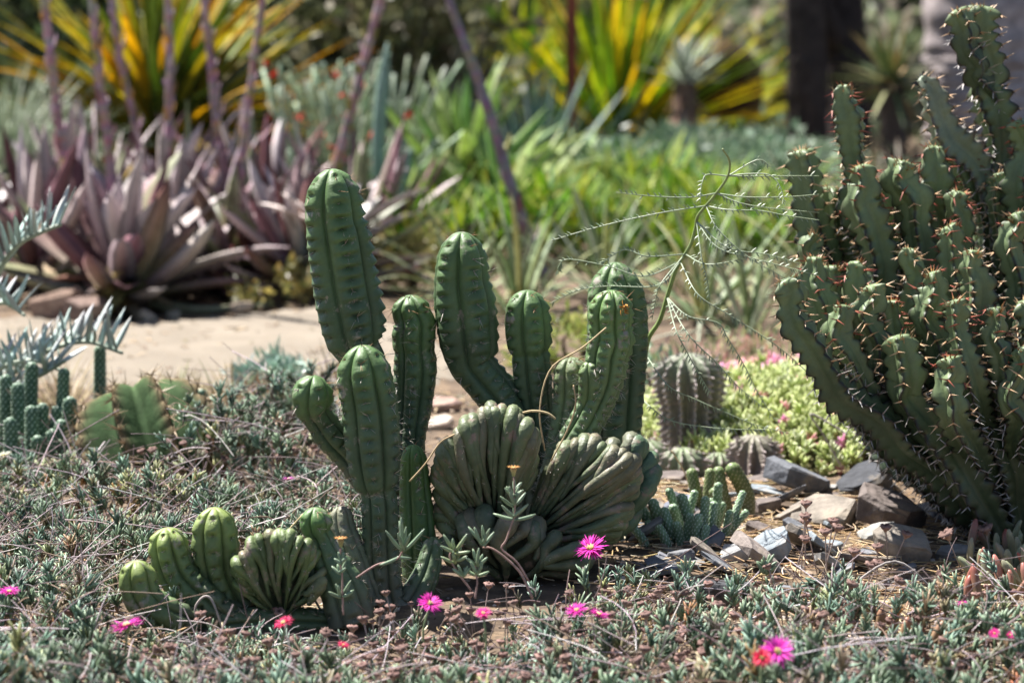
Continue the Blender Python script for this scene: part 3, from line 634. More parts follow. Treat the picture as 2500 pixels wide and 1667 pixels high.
toothed('toothed_succulent', 'upright grey toothed succulent with a woody foot right of the tall cactus', [(1688, 1100, 4.0, 76), (1684, 1040, 4.0, 72), (1684, 990, 4.0, 72), (1684, 960, 4.0, 82), (1682, 910, 4.0, 82), (1682, 862, 4.0, 62)], 13, 401, ((.20, .165, .155), (.15, .145, .115), (.15, .18, .11), (.42, .36, .34), 1))
toothed('toothed_succulent', 'low grey toothed succulent tucked behind the right crest', [(1590, 1175, 3.86, 54), (1580, 1120, 3.86, 58), (1578, 1072, 3.86, 44)], 11, 402, TG)
toothed('toothed_succulent', 'small round green-topped toothed succulent before the upright one', [(1668, 1180, 3.82, 56), (1668, 1140, 3.82, 62), (1668, 1092, 3.82, 48)], 11, 403, TG)
toothed('toothed_succulent', 'brownish toothed succulent beside the light green mound', [(1835, 1185, 3.80, 60), (1840, 1120, 3.82, 66), (1842, 1062, 3.82, 50)], 12, 404, ((.17, .13, .12), (.19, .16, .13), (.18, .17, .12), (.34, .28, .26), 1))
toothed('toothed_succulent', 'low toothed succulent between its two larger neighbours', [(1752, 1180, 3.84, 40), (1756, 1145, 3.84, 44), (1760, 1105, 3.84, 34)], 10, 405, TG)

# ================================================================== ROCKS
def rock(x0, x1, y0, y1, col, seed, label, name='rock', depth=.8, flat=1., tilt=.30, lift=.0, thick=None):
    """a slate-like shard: irregular outline, split faces, chipped rim, tilted into the litter"""
    g = np.random.default_rng(seed); cx = (x0+x1)/2; gp = G(cx, y1); Y = gp[1]
    w_ = (x1-x0)*MPP(Y)/2*1.22; h = max((y1-y0)*MPP(Y)*flat, .012); dep = w_*depth
    hz = h*.56 if thick is None else thick
    k = g.integers(5, 8); a = np.sort((np.arange(k)+g.uniform(-.33, .33, k))/k*2*math.pi); r = g.uniform(.68, 1.12, k)
    o = np.stack([np.cos(a)*r*w_, np.sin(a)*r*dep], 1)
    layers = [(-.5, .9, .03), (.28, 1.0, .04), (.5, .82+.1*g.random(), .05)]
    bm = bmesh.new(); rings = []
    sx, sy = g.uniform(-.45, .45), g.uniform(.0, .5)
    for zf, sc, jt in layers:
        rings.append([bm.verts.new((p[0]*sc+g.normal(0, jt*w_), p[1]*sc+g.normal(0, jt*dep), hz*(zf+(.5+zf)*(sx*p[0]/w_*.6+sy*p[1]/dep*.6))+g.normal(0, .03)*hz)) for p in o])
    for ra, rb in zip(rings[:-1], rings[1:]):
        for q in range(k): bm.faces.new((ra[q], ra[(q+1) % k], rb[(q+1) % k], rb[q]))
    bm.faces.new(rings[-1]); bm.faces.new(rings[0][::-1])
    bmesh.ops.bevel(bm, geom=list(bm.edges), offset=min(w_, hz)*.02, segments=1, affect='EDGES', profile=.6)
    bmesh.ops.triangulate(bm, faces=bm.faces)
    bmesh.ops.subdivide_edges(bm, edges=[e for e in bm.edges if e.calc_length() > w_*.22], cuts=1, use_grid_fill=True)
    bm.normal_update()
    for v_ in bm.verts:
        q = np.array(v_.co)*(3.2/w_)+seed
        v_.co += v_.normal*float((math.sin(q[0]*2.7+q[1])+math.sin(q[2]*4.3-q[0]*3.1+1)+math.sin(q[1]*5.1+q[2]*1.3))*.007*min(w_, hz*1.5))
    me = bpy.data.meshes.new(name); bm.to_mesh(me); bm.free()
    th, ph = g.normal(0, tilt), g.normal(-.1, tilt*.6); me.transform(Matrix.Rotation(th, 4, 'Y') @ Matrix.Rotation(ph, 4, 'X'))
    a_ = me.color_attributes.new('Col', 'FLOAT_COLOR', 'POINT'); n_ = len(me.vertices)
    a_.data.foreach_set('color', np.tile(np.array([*col, 1.]), (n_, 1)).astype(np.float32).ravel())
    me.materials.append(M['rock']); o = bpy.data.objects.new(name, me); COL.objects.link(o)
    z0 = min(v.co.z for v in me.vertices)
    o.location = (gp[0], gp[1]+dep*.7, float(zt(gp[0], gp[1]))-z0-.18*hz+lift)
    o['label'] = label; o['category'] = 'rock'; o['group'] = 'stones in the bed'; return o
GR, BRN, TAN, DK, PB = (.125, .13, .145), (.135, .11, .10), (.215, .185, .155), (.05, .052, .06), (.22, .25, .275)
rock(1883, 2039, 1128, 1222, GR, 1, 'long grey angular rock before the light green mound')
rock(2045, 2195, 1118, 1222, DK, 2, 'dark slab tucked under the spiny plant, lit along its top')
rock(2089, 2262, 1165, 1300, BRN, 3, 'largest brown rock leaning under the spiny plant', depth=.7)
rock(1930, 2085, 1200, 1292, TAN, 4, 'tan rock with pale top and dark underside')
rock(1835, 1950, 1290, 1372, PB, 5, 'flat pale blue-grey slab', depth=1.0)
rock(1830, 1910, 1196, 1256, BRN, 6, 'brown stone left of the long grey rock')
rock(2092, 2188, 1265, 1330, (.27, .26, .24), 7, 'light grey cracked stone in the needles')
rock(2132, 2290, 1275, 1375, TAN, 8, 'long tan rock in front of the largest brown rock')
rock(2290, 2376, 1312, 1370, (.20, .19, .18), 9, 'small grey stone beside the fleshy red-tipped plant')
rock(1822, 1888, 1260, 1312, BRN, 10, 'small brown stone above the flat pale slab')
rock(2025, 2135, 1088, 1136, (.22, .17, .18), 11, 'purplish rock behind the dark slab')
rock(1996, 2054, 1176, 1210, (.27, .26, .25), 12, 'small grey stone wedged between the larger rocks')
rock(1996, 2056, 1306, 1344, PB, 13, 'small pale stone half buried in needles')
rock(1930, 1982, 1272, 1304, (.36, .27, .22), 14, 'small pinkish stone below the tan rock')
rock(1636, 1698, 1322, 1385, (.17, .17, .18), 15, 'rough grey stone at the foot of the pale knobbly clump')
rock(1756, 1824, 1314, 1372, (.34, .34, .34), 16, 'speckled pale grey stone')
rock(1782, 1912, 1342, 1402, (.25, .21, .19), 17, 'flat brownish slab in front of the pale blue-grey one')
rock(1628, 1704, 1186, 1262, (.17, .18, .22), 18, 'blue-grey stone behind the pale knobbly clump')
rock(1555, 1626, 1216, 1256, TAN, 19, 'tan stone at the foot of the right crest')
rock(1690, 1845, 1388, 1492, (.055, .055, .06), 20, 'black rock rising out of the ice plant', depth=.7)
rock(1784, 1810, 1232, 1262, (.5, .4, .32), 21, 'tiny pale pebble inside the knobbly clump')
rock(1600, 1650, 1338, 1380, (.2, .2, .22), 23, 'small dark grey stone left of the rough one')
rock(2244, 2310, 1474, 1508, (.24, .16, .12), 24, 'reddish brown stone by the fleshy red-tipped plant')
rock(1000, 1125, 958, 1006, (.33, .22, .18), 26, 'pinkish slab seen between the cactus columns', depth=.5)
rock(1015, 1120, 1012, 1050, (.46, .38, .32), 27, 'pale flat stone seen between the cactus columns', depth=.5)
rock(60, 180, 668, 778, (.30, .20, .15), 28, 'pinkish brown block across the path under the agaves', depth=.6)
rock(165, 275, 690, 790, (.17, .115, .095), 29, 'dark brown block across the path under the agaves', depth=.6)
rock(205, 262, 735, 790, (.38, .29, .22), 30, 'small tan stone at the far edge of the path')
rock(340, 385, 758, 790, (.36, .30, .25), 31, 'small stone in the shade below the agaves')
rock(560, 610, 725, 770, (.33, .26, .2), 32, 'stone at the far edge of the path left of the tall column')
rock(400, 440, 740, 782, (.3, .25, .2), 33, 'small round stone at the far edge of the path')

g = np.random.default_rng(55)
for i in range(64):
    x, y = g.uniform(1540, 2330), g.uniform(1180, 1470); w2 = g.uniform(16, 56); hh = w2*g.uniform(.35, .8)
    if x > 2240 and y > 1330: continue
    rock(x-w2, x+w2, y-hh, y, [GR, BRN, TAN, (.20, .195, .19), (.16, .165, .18), PB][g.integers(0, 6)], 400+i, 'small loose shard of slate among the larger stones and needles', tilt=.35)
# ================================================================== SUCCULENT MOUND, FLESHY PLANTS
def finger_tmpl(n_leaf, L, W, tiltrange, seed, col, ctip, stem=0., up=.0, ns=5, nring=4):
    """a sprig of plump finger leaves round a short stem, as arrays"""
    g = np.random.default_rng(seed); mb = MB()
    if stem > 0: tube(mb, [(0, 0, -.01), (0, 0, stem*.5), (g.normal(0, .002), g.normal(0, .002), stem)], W*.28, 4, (.20, .13, .10))
    for i in range(n_leaf):
        az = i*2.4+g.normal(0, .2); h = stem*(.15+.85*i/max(1, n_leaf-1)); el = g.uniform(*tiltrange)
        el = el*(1-.5*(i/n_leaf))+ (math.pi/2*.92)*.5*(i/n_leaf)
        d = np.array([math.cos(az)*math.cos(el), math.sin(az)*math.cos(el), math.sin(el)])
        l = L*g.uniform(.7, 1.1); t = np.linspace(0, 1, nring+1)[:, None]
        bnd = np.array([0, 0, 1])*.22*l
        x = np.array([0, 0, h])+d*l*t+bnd*t**2
        r = W/2*np.array([.7]+[1.0]*(nring-2)+[.92, .35])[:nring+1]
        tube(mb, x, r, ns, jit(col, .1), jit(ctip, .1), cap=False)
        mb.f3.append(np.array([[mb.n-ns, mb.n-ns+1+j, mb.n-ns+2+j] for j in range(ns-2)]))
    return mb.arrays()
# light green mound
sm = thing('succulent_mound', 'light yellow-green mound of small fleshy leaves behind the rocks', 'succulent', onground(.46, 4.15))
T_ = [finger_tmpl(8, .014, .0048, (.2, 1.0), k, (.26, .36, .08), (.50, .54, .22), .010, ns=4, nring=3) for k in range(4)]
mb = MB()
def in_mound(x, y): return ((x-.50)/.29)**2+((y-4.22)/.42)**2
n = 2600; xy = np.stack([rng.uniform(.20, .80, 6000), rng.uniform(3.78, 4.66, 6000)], 1); e = in_mound(xy[:, 0], xy[:, 1]); xy = xy[e < 1][:n]
hh = .085*np.sqrt(np.clip(1-in_mound(xy[:, 0], xy[:, 1]), 0, 1))+zt(xy[:, 0], xy[:, 1])-.005+rng.normal(0, .006, len(xy))
pos = np.column_stack([xy, hh]); pk = rng.integers(0, 4, len(pos))
cm = rng.uniform(.75, 1.2, (len(pos), 1))*np.array([[1, 1, 1]]); rd = rng.random(len(pos)) < np.where(xy[:, 1] > 4.40, .8, .03); cm[rd] *= np.array([1.5, .55, 1.6]); wh = rng.random(len(pos)) < .12; cm[wh] *= np.array([1.3, 1.25, 1.9])
for k in range(4):
    q = pk == k; merge(mb, T_[k], pos[q], rotz_tilt(q.sum(), .35), rng.uniform(.8, 1.3, q.sum()), cm[q])
mb.build('leaves', 'leafy', sm, kind='stuff')
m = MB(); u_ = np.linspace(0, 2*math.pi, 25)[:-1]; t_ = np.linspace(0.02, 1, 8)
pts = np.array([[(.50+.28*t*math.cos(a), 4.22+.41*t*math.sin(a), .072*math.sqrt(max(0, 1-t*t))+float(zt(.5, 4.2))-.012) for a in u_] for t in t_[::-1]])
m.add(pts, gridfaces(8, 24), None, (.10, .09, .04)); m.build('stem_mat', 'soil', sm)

# fleshy red tipped plant at the right edge
fp = thing('fleshy_ice_plant', 'upright fleshy grey-green leaves with red tips at the right edge', 'succulent', onground(*G(2430, 1500)[:2]))
g = np.random.default_rng(77)
for i in range(62):
    bx = 2330+g.random()**.6*230; by = 1490-g.random()*150; b = G(bx, by); col = [(.22, .25, .13), (.25, .27, .16), (.28, .22, .14), (.19, .24, .13)][g.integers(0, 4)]
    tipc = [(.30, .28, .18), (.42, .16, .13), (.36, .10, .08), (.28, .30, .18)][g.integers(0, 4)]
    d = np.array([g.normal(0, .28), g.normal(-.05, .25), 1]); l = g.uniform(.028, .058); t = np.linspace(0, 1, 7)[:, None]
    x = b+nz(d)*l*t+np.array([g.normal(0, .008), g.normal(0, .006), 0])*t**2
    m = MB(); tube(m, x, .0052*g.uniform(.8, 1.2)*np.array([.75, 1, 1.05, 1.05, 1, .85, .35]), 8, jit(col), jit(tipc)); m.build('leaf', 'leafy', fp)
fp2 = thing('fleshy_ice_plant', 'small tuft of reddish finger leaves in the needles at lower right', 'succulent', onground(*G(2170, 1560)[:2]))
for i, (bx, by, l, ln_) in enumerate([(2150, 1535, .035, 0), (2178, 1530, .040, .1), (2205, 1560, .036, .1), (2115, 1500, .036, .05), (2098, 1475, .04, .1), (2125, 1495, .03, -.2), (2260, 1590, .045, .35), (2275, 1595, .04, .5), (2250, 1585, .03, -.1), (1970, 1455, .028, 0), (1985, 1450, .03, .1)]):
    b = G(bx, by+20); t = np.linspace(0, 1, 7)[:, None]; x = b+np.array([ln_, 0, 1])*l*t+np.array([.2, 0, 0])*l*t**2*ln_
    m = MB(); tube(m, x, .0058*np.array([.75, 1, 1.05, 1.05, 1, .85, .35]), 8, jit((.22, .24, .12)), jit((.40, .20, .13))); m.build('leaf', 'leafy', fp2)
# ================================================================== ICE PLANT MAT, LITTER, FLOWERS
def mat_density(x, y):
    """how thick the ice plant grows at x, y (0..1)"""
    px = 1250+x/y*FPX; py = 833.5+(math.tan(math.atan2(HCAM, y)-PITCH))*FPX   # only to read plan positions off the photograph
    return px, py
mb = MB()
ICE, ICE2 = (.085, .14, .075), (.285, .375, .25)
TI = [finger_tmpl(13, .0180, .0042, (.3, 1.1), 20+k, ICE, ICE2, .032, ns=3, nring=3) for k in range(5)]
TI += [finger_tmpl(8, .019, .0048, (.5, 1.2), 30+k, ICE, ICE2, .010, ns=3, nring=3) for k in range(4)]
ns_ = 17000; xs_ = rng.uniform(-.95, .95, ns_); ys_ = rng.uniform(2.35, 4.0, ns_)
px = 1250+xs_/ys_*FPX; py = 833.5+np.tan(np.arctan2(HCAM, ys_)-PITCH)*FPX
dens = np.zeros(ns_)
left = px < 900+ (py-1150)*.25
dens[left] = sstep(1050, 1120, py[left]+30*np.sin(px[left]*.02))
front = ~left
dens[front] = sstep(1470, 1560, py[front]+22*np.sin(px[front]*.013))
rgt = (px > 1840) & (py < 1760); dens[rgt] *= np.clip(.12+.75*sstep(1500, 1640, py[rgt]), 0, 1)
dens[(px < 230) & (py < 1230)] *= .45
dens[(((px-335)/165)**2+((py-1130)/110)**2 < 1)] = 0                    # barrel
dens[(px > 270) & (px < 900) & (py > 1430) & (py < 1575)] *= .04         # low cactus
dens[(px > 1690) & (px < 1845) & (py > 1400) & (py < 1490)] = 0
foot = (px > 560) & (px < 1400) & (py > 1400); dens[foot] *= sstep(1520, 1610, py[foot]+18*np.sin(px[foot]*.02)); 
dens[(px > 850) & (py > 1500)] *= .75
patch = .55+.45*np.sin(xs_*23+np.sin(ys_*17)*2)*np.sin(ys_*19+1.3)
keep = rng.random(ns_) < dens*np.clip(.15+.75*patch, .12, .8)
xs_, ys_, px, py = xs_[keep], ys_[keep], px[keep], py[keep]
n = len(xs_); zz = zt(xs_, ys_)+rng.uniform(0, .030, n)+.035*np.clip(np.sin(xs_*11+2*np.sin(ys_*7))*np.sin(ys_*13+xs_*4)+.2, 0, 1)+np.where((px > 400) & (px < 820) & (py < 1240), rng.uniform(.0, .085, n), 0); lowz = (px > 220) & (px < 1300) & (py > 1560) & (py < 1740); zz[lowz] = zt(xs_[lowz], ys_[lowz])+rng.uniform(-.006, .004, lowz.sum()); pos = np.column_stack([xs_, ys_, zz])
cm = rng.uniform(.7, 1.25, (n, 1))*np.ones((1, 3)); yl = rng.random(n) < np.where((px < 500) & (py < 1330), .28, .08); cm[yl] *= np.array([1.5, 1.12, .8])
rd = rng.random(n) < .05; cm[rd] *= np.array([1.6, .8, .75]); bl = rng.random(n) < .3; cm[bl] *= np.array([.85, .95, 1.1]); dk = rng.random(n) < .22; cm[dk] *= .55; br = rng.random(n) < .06; cm[br] *= np.array([1.5, .95, .9])
pk = rng.integers(0, len(TI), n); ROT = rotz_tilt(n, .45); SC = rng.uniform(.5, .95, n)*np.where(py > 1740, 1.2, np.where(lowz, .85, 1))
for k in range(len(TI)):
    q = pk == k
    if q.any(): merge(mb, TI[k], pos[q], ROT[q], SC[q], cm[q])
mb.single('ice_plant_mat', 'leafy', 'low grey-green ice plant carpet covering the foreground', 'ground cover', (0, 0, 0), kind='stuff')

# dry woody stems tangled in the mat
mb = MB(); g = np.random.default_rng(91)
for i in range(5200):
    k = g.integers(0, n); b = pos[k]; l = g.uniform(.012, .055); a = g.uniform(0, 2*math.pi)
    d = np.array([math.cos(a), math.sin(a), g.uniform(-.05, 1.3)]); t = np.linspace(0, 1, 6)[:, None]
    x = b+np.array([0, 0, g.uniform(.0, .02)])+d*l*t*(.6 if lowz[k] else 1)+np.array([g.normal(0, 1.1), g.normal(0, 1.1), g.normal(-.4, .6)])*l*t**2
    c = [(.34, .28, .29), (.14, .10, .10), (.54, .47, .48), (.24, .17, .13), (.20, .15, .16)][g.integers(0, 5)]
    tube(mb, x, g.uniform(.0004, .0009), 3, jit(c, .2), cap=False)
mb.single('dry_stem_tangle', 'dry', 'grey dead stems tangled through the ice plant', 'dry stems', (0, 0, 0), kind='stuff')

# tan needles and straw on the ground at the right and under the mat
mb = MB(); g = np.random.default_rng(92); cnt = 0
for i in range(9000):
    x, y = g.uniform(-.75, .95), g.uniform(2.45, 4.1); qx = 1250+x/y*FPX; qy = 833.5+math.tan(math.atan2(HCAM, y)-PITCH)*FPX
    dn = 1.0 if (qx > 1500 and 1180 < qy < 1560) else ((.40 if qx > 1500 else .14) if qy > 1500 else .08)
    if qx > 1700 and qy < 1130: dn = .1
    if g.random() > dn: continue
    cnt += 1
    if cnt > 4200: break
    l = g.uniform(.018, .06); a = g.uniform(0, 2*math.pi); d = np.array([math.cos(a), math.sin(a), g.normal(0, .08)])
    t = np.linspace(-.5, .5, 5)[:, None]; bow = np.array([-d[1], d[0], .25])*g.normal(0, .25)
    xx = onground(x, y, g.uniform(.001, .012))+d*l*t+bow*l*(t**2)
    c = [(.50, .36, .19), (.58, .44, .27), (.40, .27, .14), (.30, .20, .12), (.6, .5, .36)][g.integers(0, 5)]
    tube(mb, xx, g.uniform(.0005, .0011), 3, jit(c, .2), cap=False)
mb.single('needle_litter', 'dry', 'tan dry needles and straw strewn over the soil', 'litter', (0, 0, 0), kind='stuff')
# crumbs and gravel
mb = MB(); g = np.random.default_rng(93); octv = np.array([[1, 0, 0], [-1, 0, 0], [0, 1, 0], [0, -1, 0], [0, 0, 1], [0, 0, -1]], float)
octf = np.array([[0, 2, 4], [2, 1, 4], [1, 3, 4], [3, 0, 4], [2, 0, 5], [1, 2, 5], [3, 1, 5], [0, 3, 5]])
nc = 6000; x = g.uniform(-1.1, 1.1, nc); y = g.uniform(2.4, 5.0, nc); k = np.array([not on_path(a, b) for a, b in zip(x, y)]) | (g.random(nc) < .06); x, y = x[k], y[k]; nc = len(x)
cmul = np.array([[(.30, .22, .16), (.17, .13, .10), (.42, .37, .33), (.22, .21, .21)][i] for i in g.integers(0, 4, nc)])*g.uniform(.7, 1.2, (nc, 1))
merge(mb, (octv*np.array([1, .8, .5]), np.zeros((0, 4), int), octf, np.ones((6, 3))), np.column_stack([x, y, zt(x, y)+.001]), rotz_tilt(nc, .5, g), g.gamma(2, .0016, nc)+.0012, cmul)
mb.single('gravel_crumbs', 'dry', 'small stones and bark crumbs on the soil', 'gravel', (0, 0, 0), kind='stuff', smooth=False)

# ------------------------------------------------------------------ pink flowers
def flower(px_, py_, size, label, cols=((.80, .03, .42), (.88, .06, .55)), stem=.05, face=(0, -.55, 1), dy=150, white=False, name='ice_plant_flower', buds=False):
    b = G(px_, py_+dy); Y = b[1]; c = P(px_, py_, Y); Rr = size*MPP(Y)/2
    t = thing(name, label, 'flower', b); g = np.random.default_rng(int(px_*7+py_))
    ax = nz(np.asarray(face)+g.normal(0, .15, 3)); a = nz(np.cross(ax, [1, .1, 0])); bb = np.cross(ax, a)
    m = MB()
    for ring, (np_, el, sc) in enumerate([(38, .25, 1.0), (30, .48, .86)]):
        for i in range(np_):
            th = (i+g.uniform(-.3, .3)+.5*ring)/np_*2*math.pi; o_ = a*math.cos(th)+bb*math.sin(th)
            d = o_*math.cos(el)+ax*math.sin(el+g.normal(0, .12))
            leafgeo(m, c+o_*Rr*.12, d, ax, Rr*sc*g.uniform(.75, 1.02), Rr*.14, g.uniform(.1, .6), .05, .08, cols[0], cols[1], n=4, shape='strap', jitter=.14)
    m.build('petals', 'petal', t)
    m = MB()
    for i in range(60):
        th = g.uniform(0, 6.28); o_ = (a*math.cos(th)+bb*math.sin(th)); cones(m, [c+o_*Rr*g.uniform(0, .16)], np.array([ax+o_*g.uniform(0, .7)]), Rr*g.uniform(.18, .32), Rr*.03, (.75, .55, .15), (.90, .80, .45))
    m.build('stamens', 'petal', t)
    m = MB(); md = (c+b)/2+np.array([g.normal(0, .006), 0, 0]); st = crom([b, md, c-ax*Rr*.32], 8); tube(m, st, np.linspace(.0011, .0014, 8), 5, (.20, .26, .14)); tube(m, [c-ax*Rr*.38, c-ax*Rr*.2, c-ax*.0005], [.0016, Rr*.22, Rr*.26], 8, (.18, .25, .10)); m.build('stem', 'leafy', t)
    return t
RED = ((.80, .03, .12), (.85, .05, .20))
flower(1442, 1338, 88, 'sharp magenta flower with pale centre in front of the right crest', dy=120)
flower(1050, 1473, 66, 'upright magenta flower in front of the tall columns')
flower(308, 1527, 88, 'magenta flower in front of the leftmost green lobe', face=(-.2, -.1, 1))
flower(22, 1444, 56, 'small magenta flower at the left edge', face=(0, 0, 1))
flower(692, 1520, 56, 'reddish pink flower beneath the small pleated crest', RED, face=(-.3, -.1, 1))
flower(1180, 1497, 46, 'small pink flower low between two dry heads', ((.85, .03, .30), (.88, .08, .4)))
flower(1408, 1490, 62, 'blurred pink flower, left of a touching pair', face=(-.2, -.2, 1))
flower(1462, 1500, 58, 'blurred pink flower, right of a touching pair', face=(.3, -.3, 1))
flower(1900, 1590, 92, 'largest magenta flower with white centre at lower right', ((.80, .03, .48), (.86, .08, .62)), face=(.1, -.9, .8), dy=215)
flower(1860, 1606, 56, 'red flower touching the largest magenta one', ((.85, .03, .08), (.88, .06, .16)), face=(-.2, -.8, .8), dy=222)
flower(2350, 1472, 34, 'closing magenta flower on a leafy upright shoot', face=(0, 0, 1), dy=140)
flower(2428, 1546, 34, 'left of two small pink flowers at the right edge', ((.85, .03, .30), (.88, .08, .42)))
flower(2466, 1550, 32, 'right of two small pink flowers at the right edge', ((.85, .03, .30), (.88, .08, .42)))
flower(838, 1574, 34, 'small red flower half hidden in the front mat', RED)
flower(368, 1062, 42, 'small violet flower in front of the barrel cactus', ((.40, .10, .50), (.55, .22, .65)), face=(0, -.2, 1), dy=110)
flower(705, 1170, 36, 'small violet-pink flower left of the front column', ((.60, .08, .45), (.70, .15, .55)), face=(0, -.2, 1))
flower(8, 1112, 46, 'cream white flower bud at the left edge', ((.70, .70, .50), (.85, .85, .75)), face=(0, 0, 1), dy=120)

# ------------------------------------------------------------------ dried seed heads
def head_mesh(seed, stem_l=.05):
    g = np.random.default_rng(seed); hd, st = MB(), MB(); bend = g.normal(0, .012, 2)
    x = crom([(0, 0, 0), (bend[0]*.5, bend[1]*.5, stem_l*.5), (bend[0], bend[1], stem_l)], 8); tube(st, x, np.linspace(.0007, .0009, 8), 4, (.33, .27, .25), (.38, .30, .27))
    c = x[-1]
    prof = [(.0010, -.0065), (.0030, -.0035), (.0064, -.0006), (.0068, .0016), (.0042, .0030), (.0014, .0024)]; na = 10
    v = np.array([[c+np.array([math.cos(a)*r*(1+.12*math.cos(5*a)), math.sin(a)*r*(1+.12*math.cos(5*a)), h+.0006*math.cos(5*a)]) for a in np.arange(na)/na*6.283] for r, h in prof])
    hd.add(v, gridfaces(len(prof), na), None, np.repeat(np.array([(.34, .26, .23), (.29, .20, .17), (.21, .13, .11), (.24, .155, .135), (.16, .095, .08), (.08, .045, .04)])[:, None], na, 1).reshape(-1, 3))
    for i in range(6):
        a = i/6*6.283; leafgeo(hd, c+np.array([math.cos(a)*.0050, math.sin(a)*.0050, .0012]), (math.cos(a), math.sin(a), g.uniform(-.2, 1.2)), (0, 0, 1), .0036, .0036, .6, .1, .1, (.14, .085, .07), n=2)
    return hd, st, c
HM = []
for k in range(5):
    hd, st, hc = head_mesh(700+k, .05); HM.append((hd.mesh('head', 'dry', hc), st.mesh('stem', 'dry'), hc))
HEADN = [0]
def seed_head(pos_, k, scl, rot, label, hscale=1.0):
    t = thing('dried_seed_head', label, 'seed head', pos_, 'dried seed heads on thin stalks')
    t.rotation_euler = rot; hs = min(scl*hscale, 1.0 if label.startswith(('dark', 'small')) else 1.5); hc = HM[k][2]
    o = bpy.data.objects.new('head', HM[k][0]); COL.objects.link(o); o.parent = t; o.location = (hc[0], hc[1], hc[2]*scl); o.scale = (hs, hs, hs)
    o = bpy.data.objects.new('stem', HM[k][1]); COL.objects.link(o); o.parent = t; o.scale = (1, 1, scl)
    HEADN[0] += 1
# the cluster standing over the needles (positions read from the photograph)
for i, (hx, hy, bx_, by_) in enumerate([(1968, 1228, 1965, 1400), (1950, 1255, 1955, 1405), (1985, 1262, 1995, 1400), (2024, 1270, 2010, 1420), (2045, 1280, 2000, 1430), (2015, 1297, 2020, 1440), (1950, 1308, 1935, 1420), (2180, 1280, 2168, 1392), (2204, 1300, 2170, 1400), (2142, 1326, 2140, 1440), (2085, 1345, 2070, 1480), (2128, 1365, 2090, 1500), (2145, 1375, 2110, 1500), (2070, 1420, 2000, 1560), (2195, 1410, 2120, 1520), (2050, 1415, 2010, 1530)]):
    b = G(bx_, by_); tip = P(hx, hy, b[1]-.01); v = tip-b; l = np.linalg.norm(v)
    q = Vector((0, 0, 1)).rotation_difference(Vector(v)); sc = l/.05
    seed_head(b, i % 5, sc, q.to_euler(), 'brown dried seed head on a thin stalk above the tan needles', 1/sc*1.1)
# silvery big heads at the right
for hx, hy, bx_, by_, lb in [(2296, 1306, 2350, 1400, 'silvery dried seed head on a long curved stalk by the fleshy plant'), (2390, 1290, 2420, 1370, 'largest silvery seed head above the fleshy red-tipped leaves'), (2290, 1400, 2330, 1440, 'pale seed head lying at the end of an arching stalk')]:
    b = G(bx_, by_); tip = P(hx, hy, b[1]-.005); v = tip-b; l = np.linalg.norm(v); sc = l/.05
    seed_head(b, 1, sc, Vector((0, 0, 1)).rotation_difference(Vector(v)).to_euler(), lb, 1.5/sc)
# heads through the front mat
g = np.random.default_rng(94); cnt = 0
while cnt < 280:
    hx = g.uniform(-40, 2540); by_ = g.uniform(1470, 1760)
    if hx < 1150: by_ = g.uniform(1540, 1760)
    if hx < 560 and g.random() < .45: by_ = g.uniform(1330, 1600)
    if g.random() < .28: hx = g.uniform(380, 880); by_ = g.uniform(1110, 1230)
    if 260 < hx < 900 and 1400 < by_ < 1600: continue
    b = G(hx, by_); far = b[1] > 3.2; hgt = g.uniform(.05, .10) if far else g.uniform(.030, .062)
    seed_head(b, int(g.integers(0, 5)), hgt/.05, (g.normal(0, .3), g.normal(0, .3), g.uniform(0, 6)), 'dark dried seed head on a grey stalk at the back of the ice plant' if far else 'small brown dried seed head sticking out of the front ice plant', g.uniform(.6, 1.05))
    cnt += 1

# the countless smaller heads packed into the front mat
mb = MB(); g = np.random.default_rng(104); TH = []
for k in range(4):
    hd, st, hc = head_mesh(760+k, .035); st.add(*hd.arrays()); TH.append(st.arrays())
hx = g.uniform(-60, 2560, 2600); hy = g.uniform(1490, 1790, 2600); pr = np.where(hx > 900, .75, .28)*(.35+.65*(np.sin(hx*.011)*np.sin(hx*.004+hy*.02)*.5+.5))
pr = pr*np.where((hx > 560) & (hx < 1400), np.clip((hy-1500)/200, .1, 1), 1); kk = g.random(2600) < pr*.85; pts_ = np.array([G(a, b) for a, b in zip(hx[kk], hy[kk])]); nn_ = len(pts_); sel = g.integers(0, 4, nn_); RT = rotz_tilt(nn_, .4, g); sc_ = g.uniform(.55, 1.0, nn_); tn = g.uniform(.7, 1.35, (nn_, 1))*np.array([[1, .97, .98]])
for k in range(4):
    q = sel == k; merge(mb, TH[k], pts_[q], RT[q], sc_[q], tn[q])
mb.single('dry_head_mass', 'dry', 'mass of small brown dried heads packed into the front ice plant', 'dried heads', (0, 0, 0), kind='stuff')

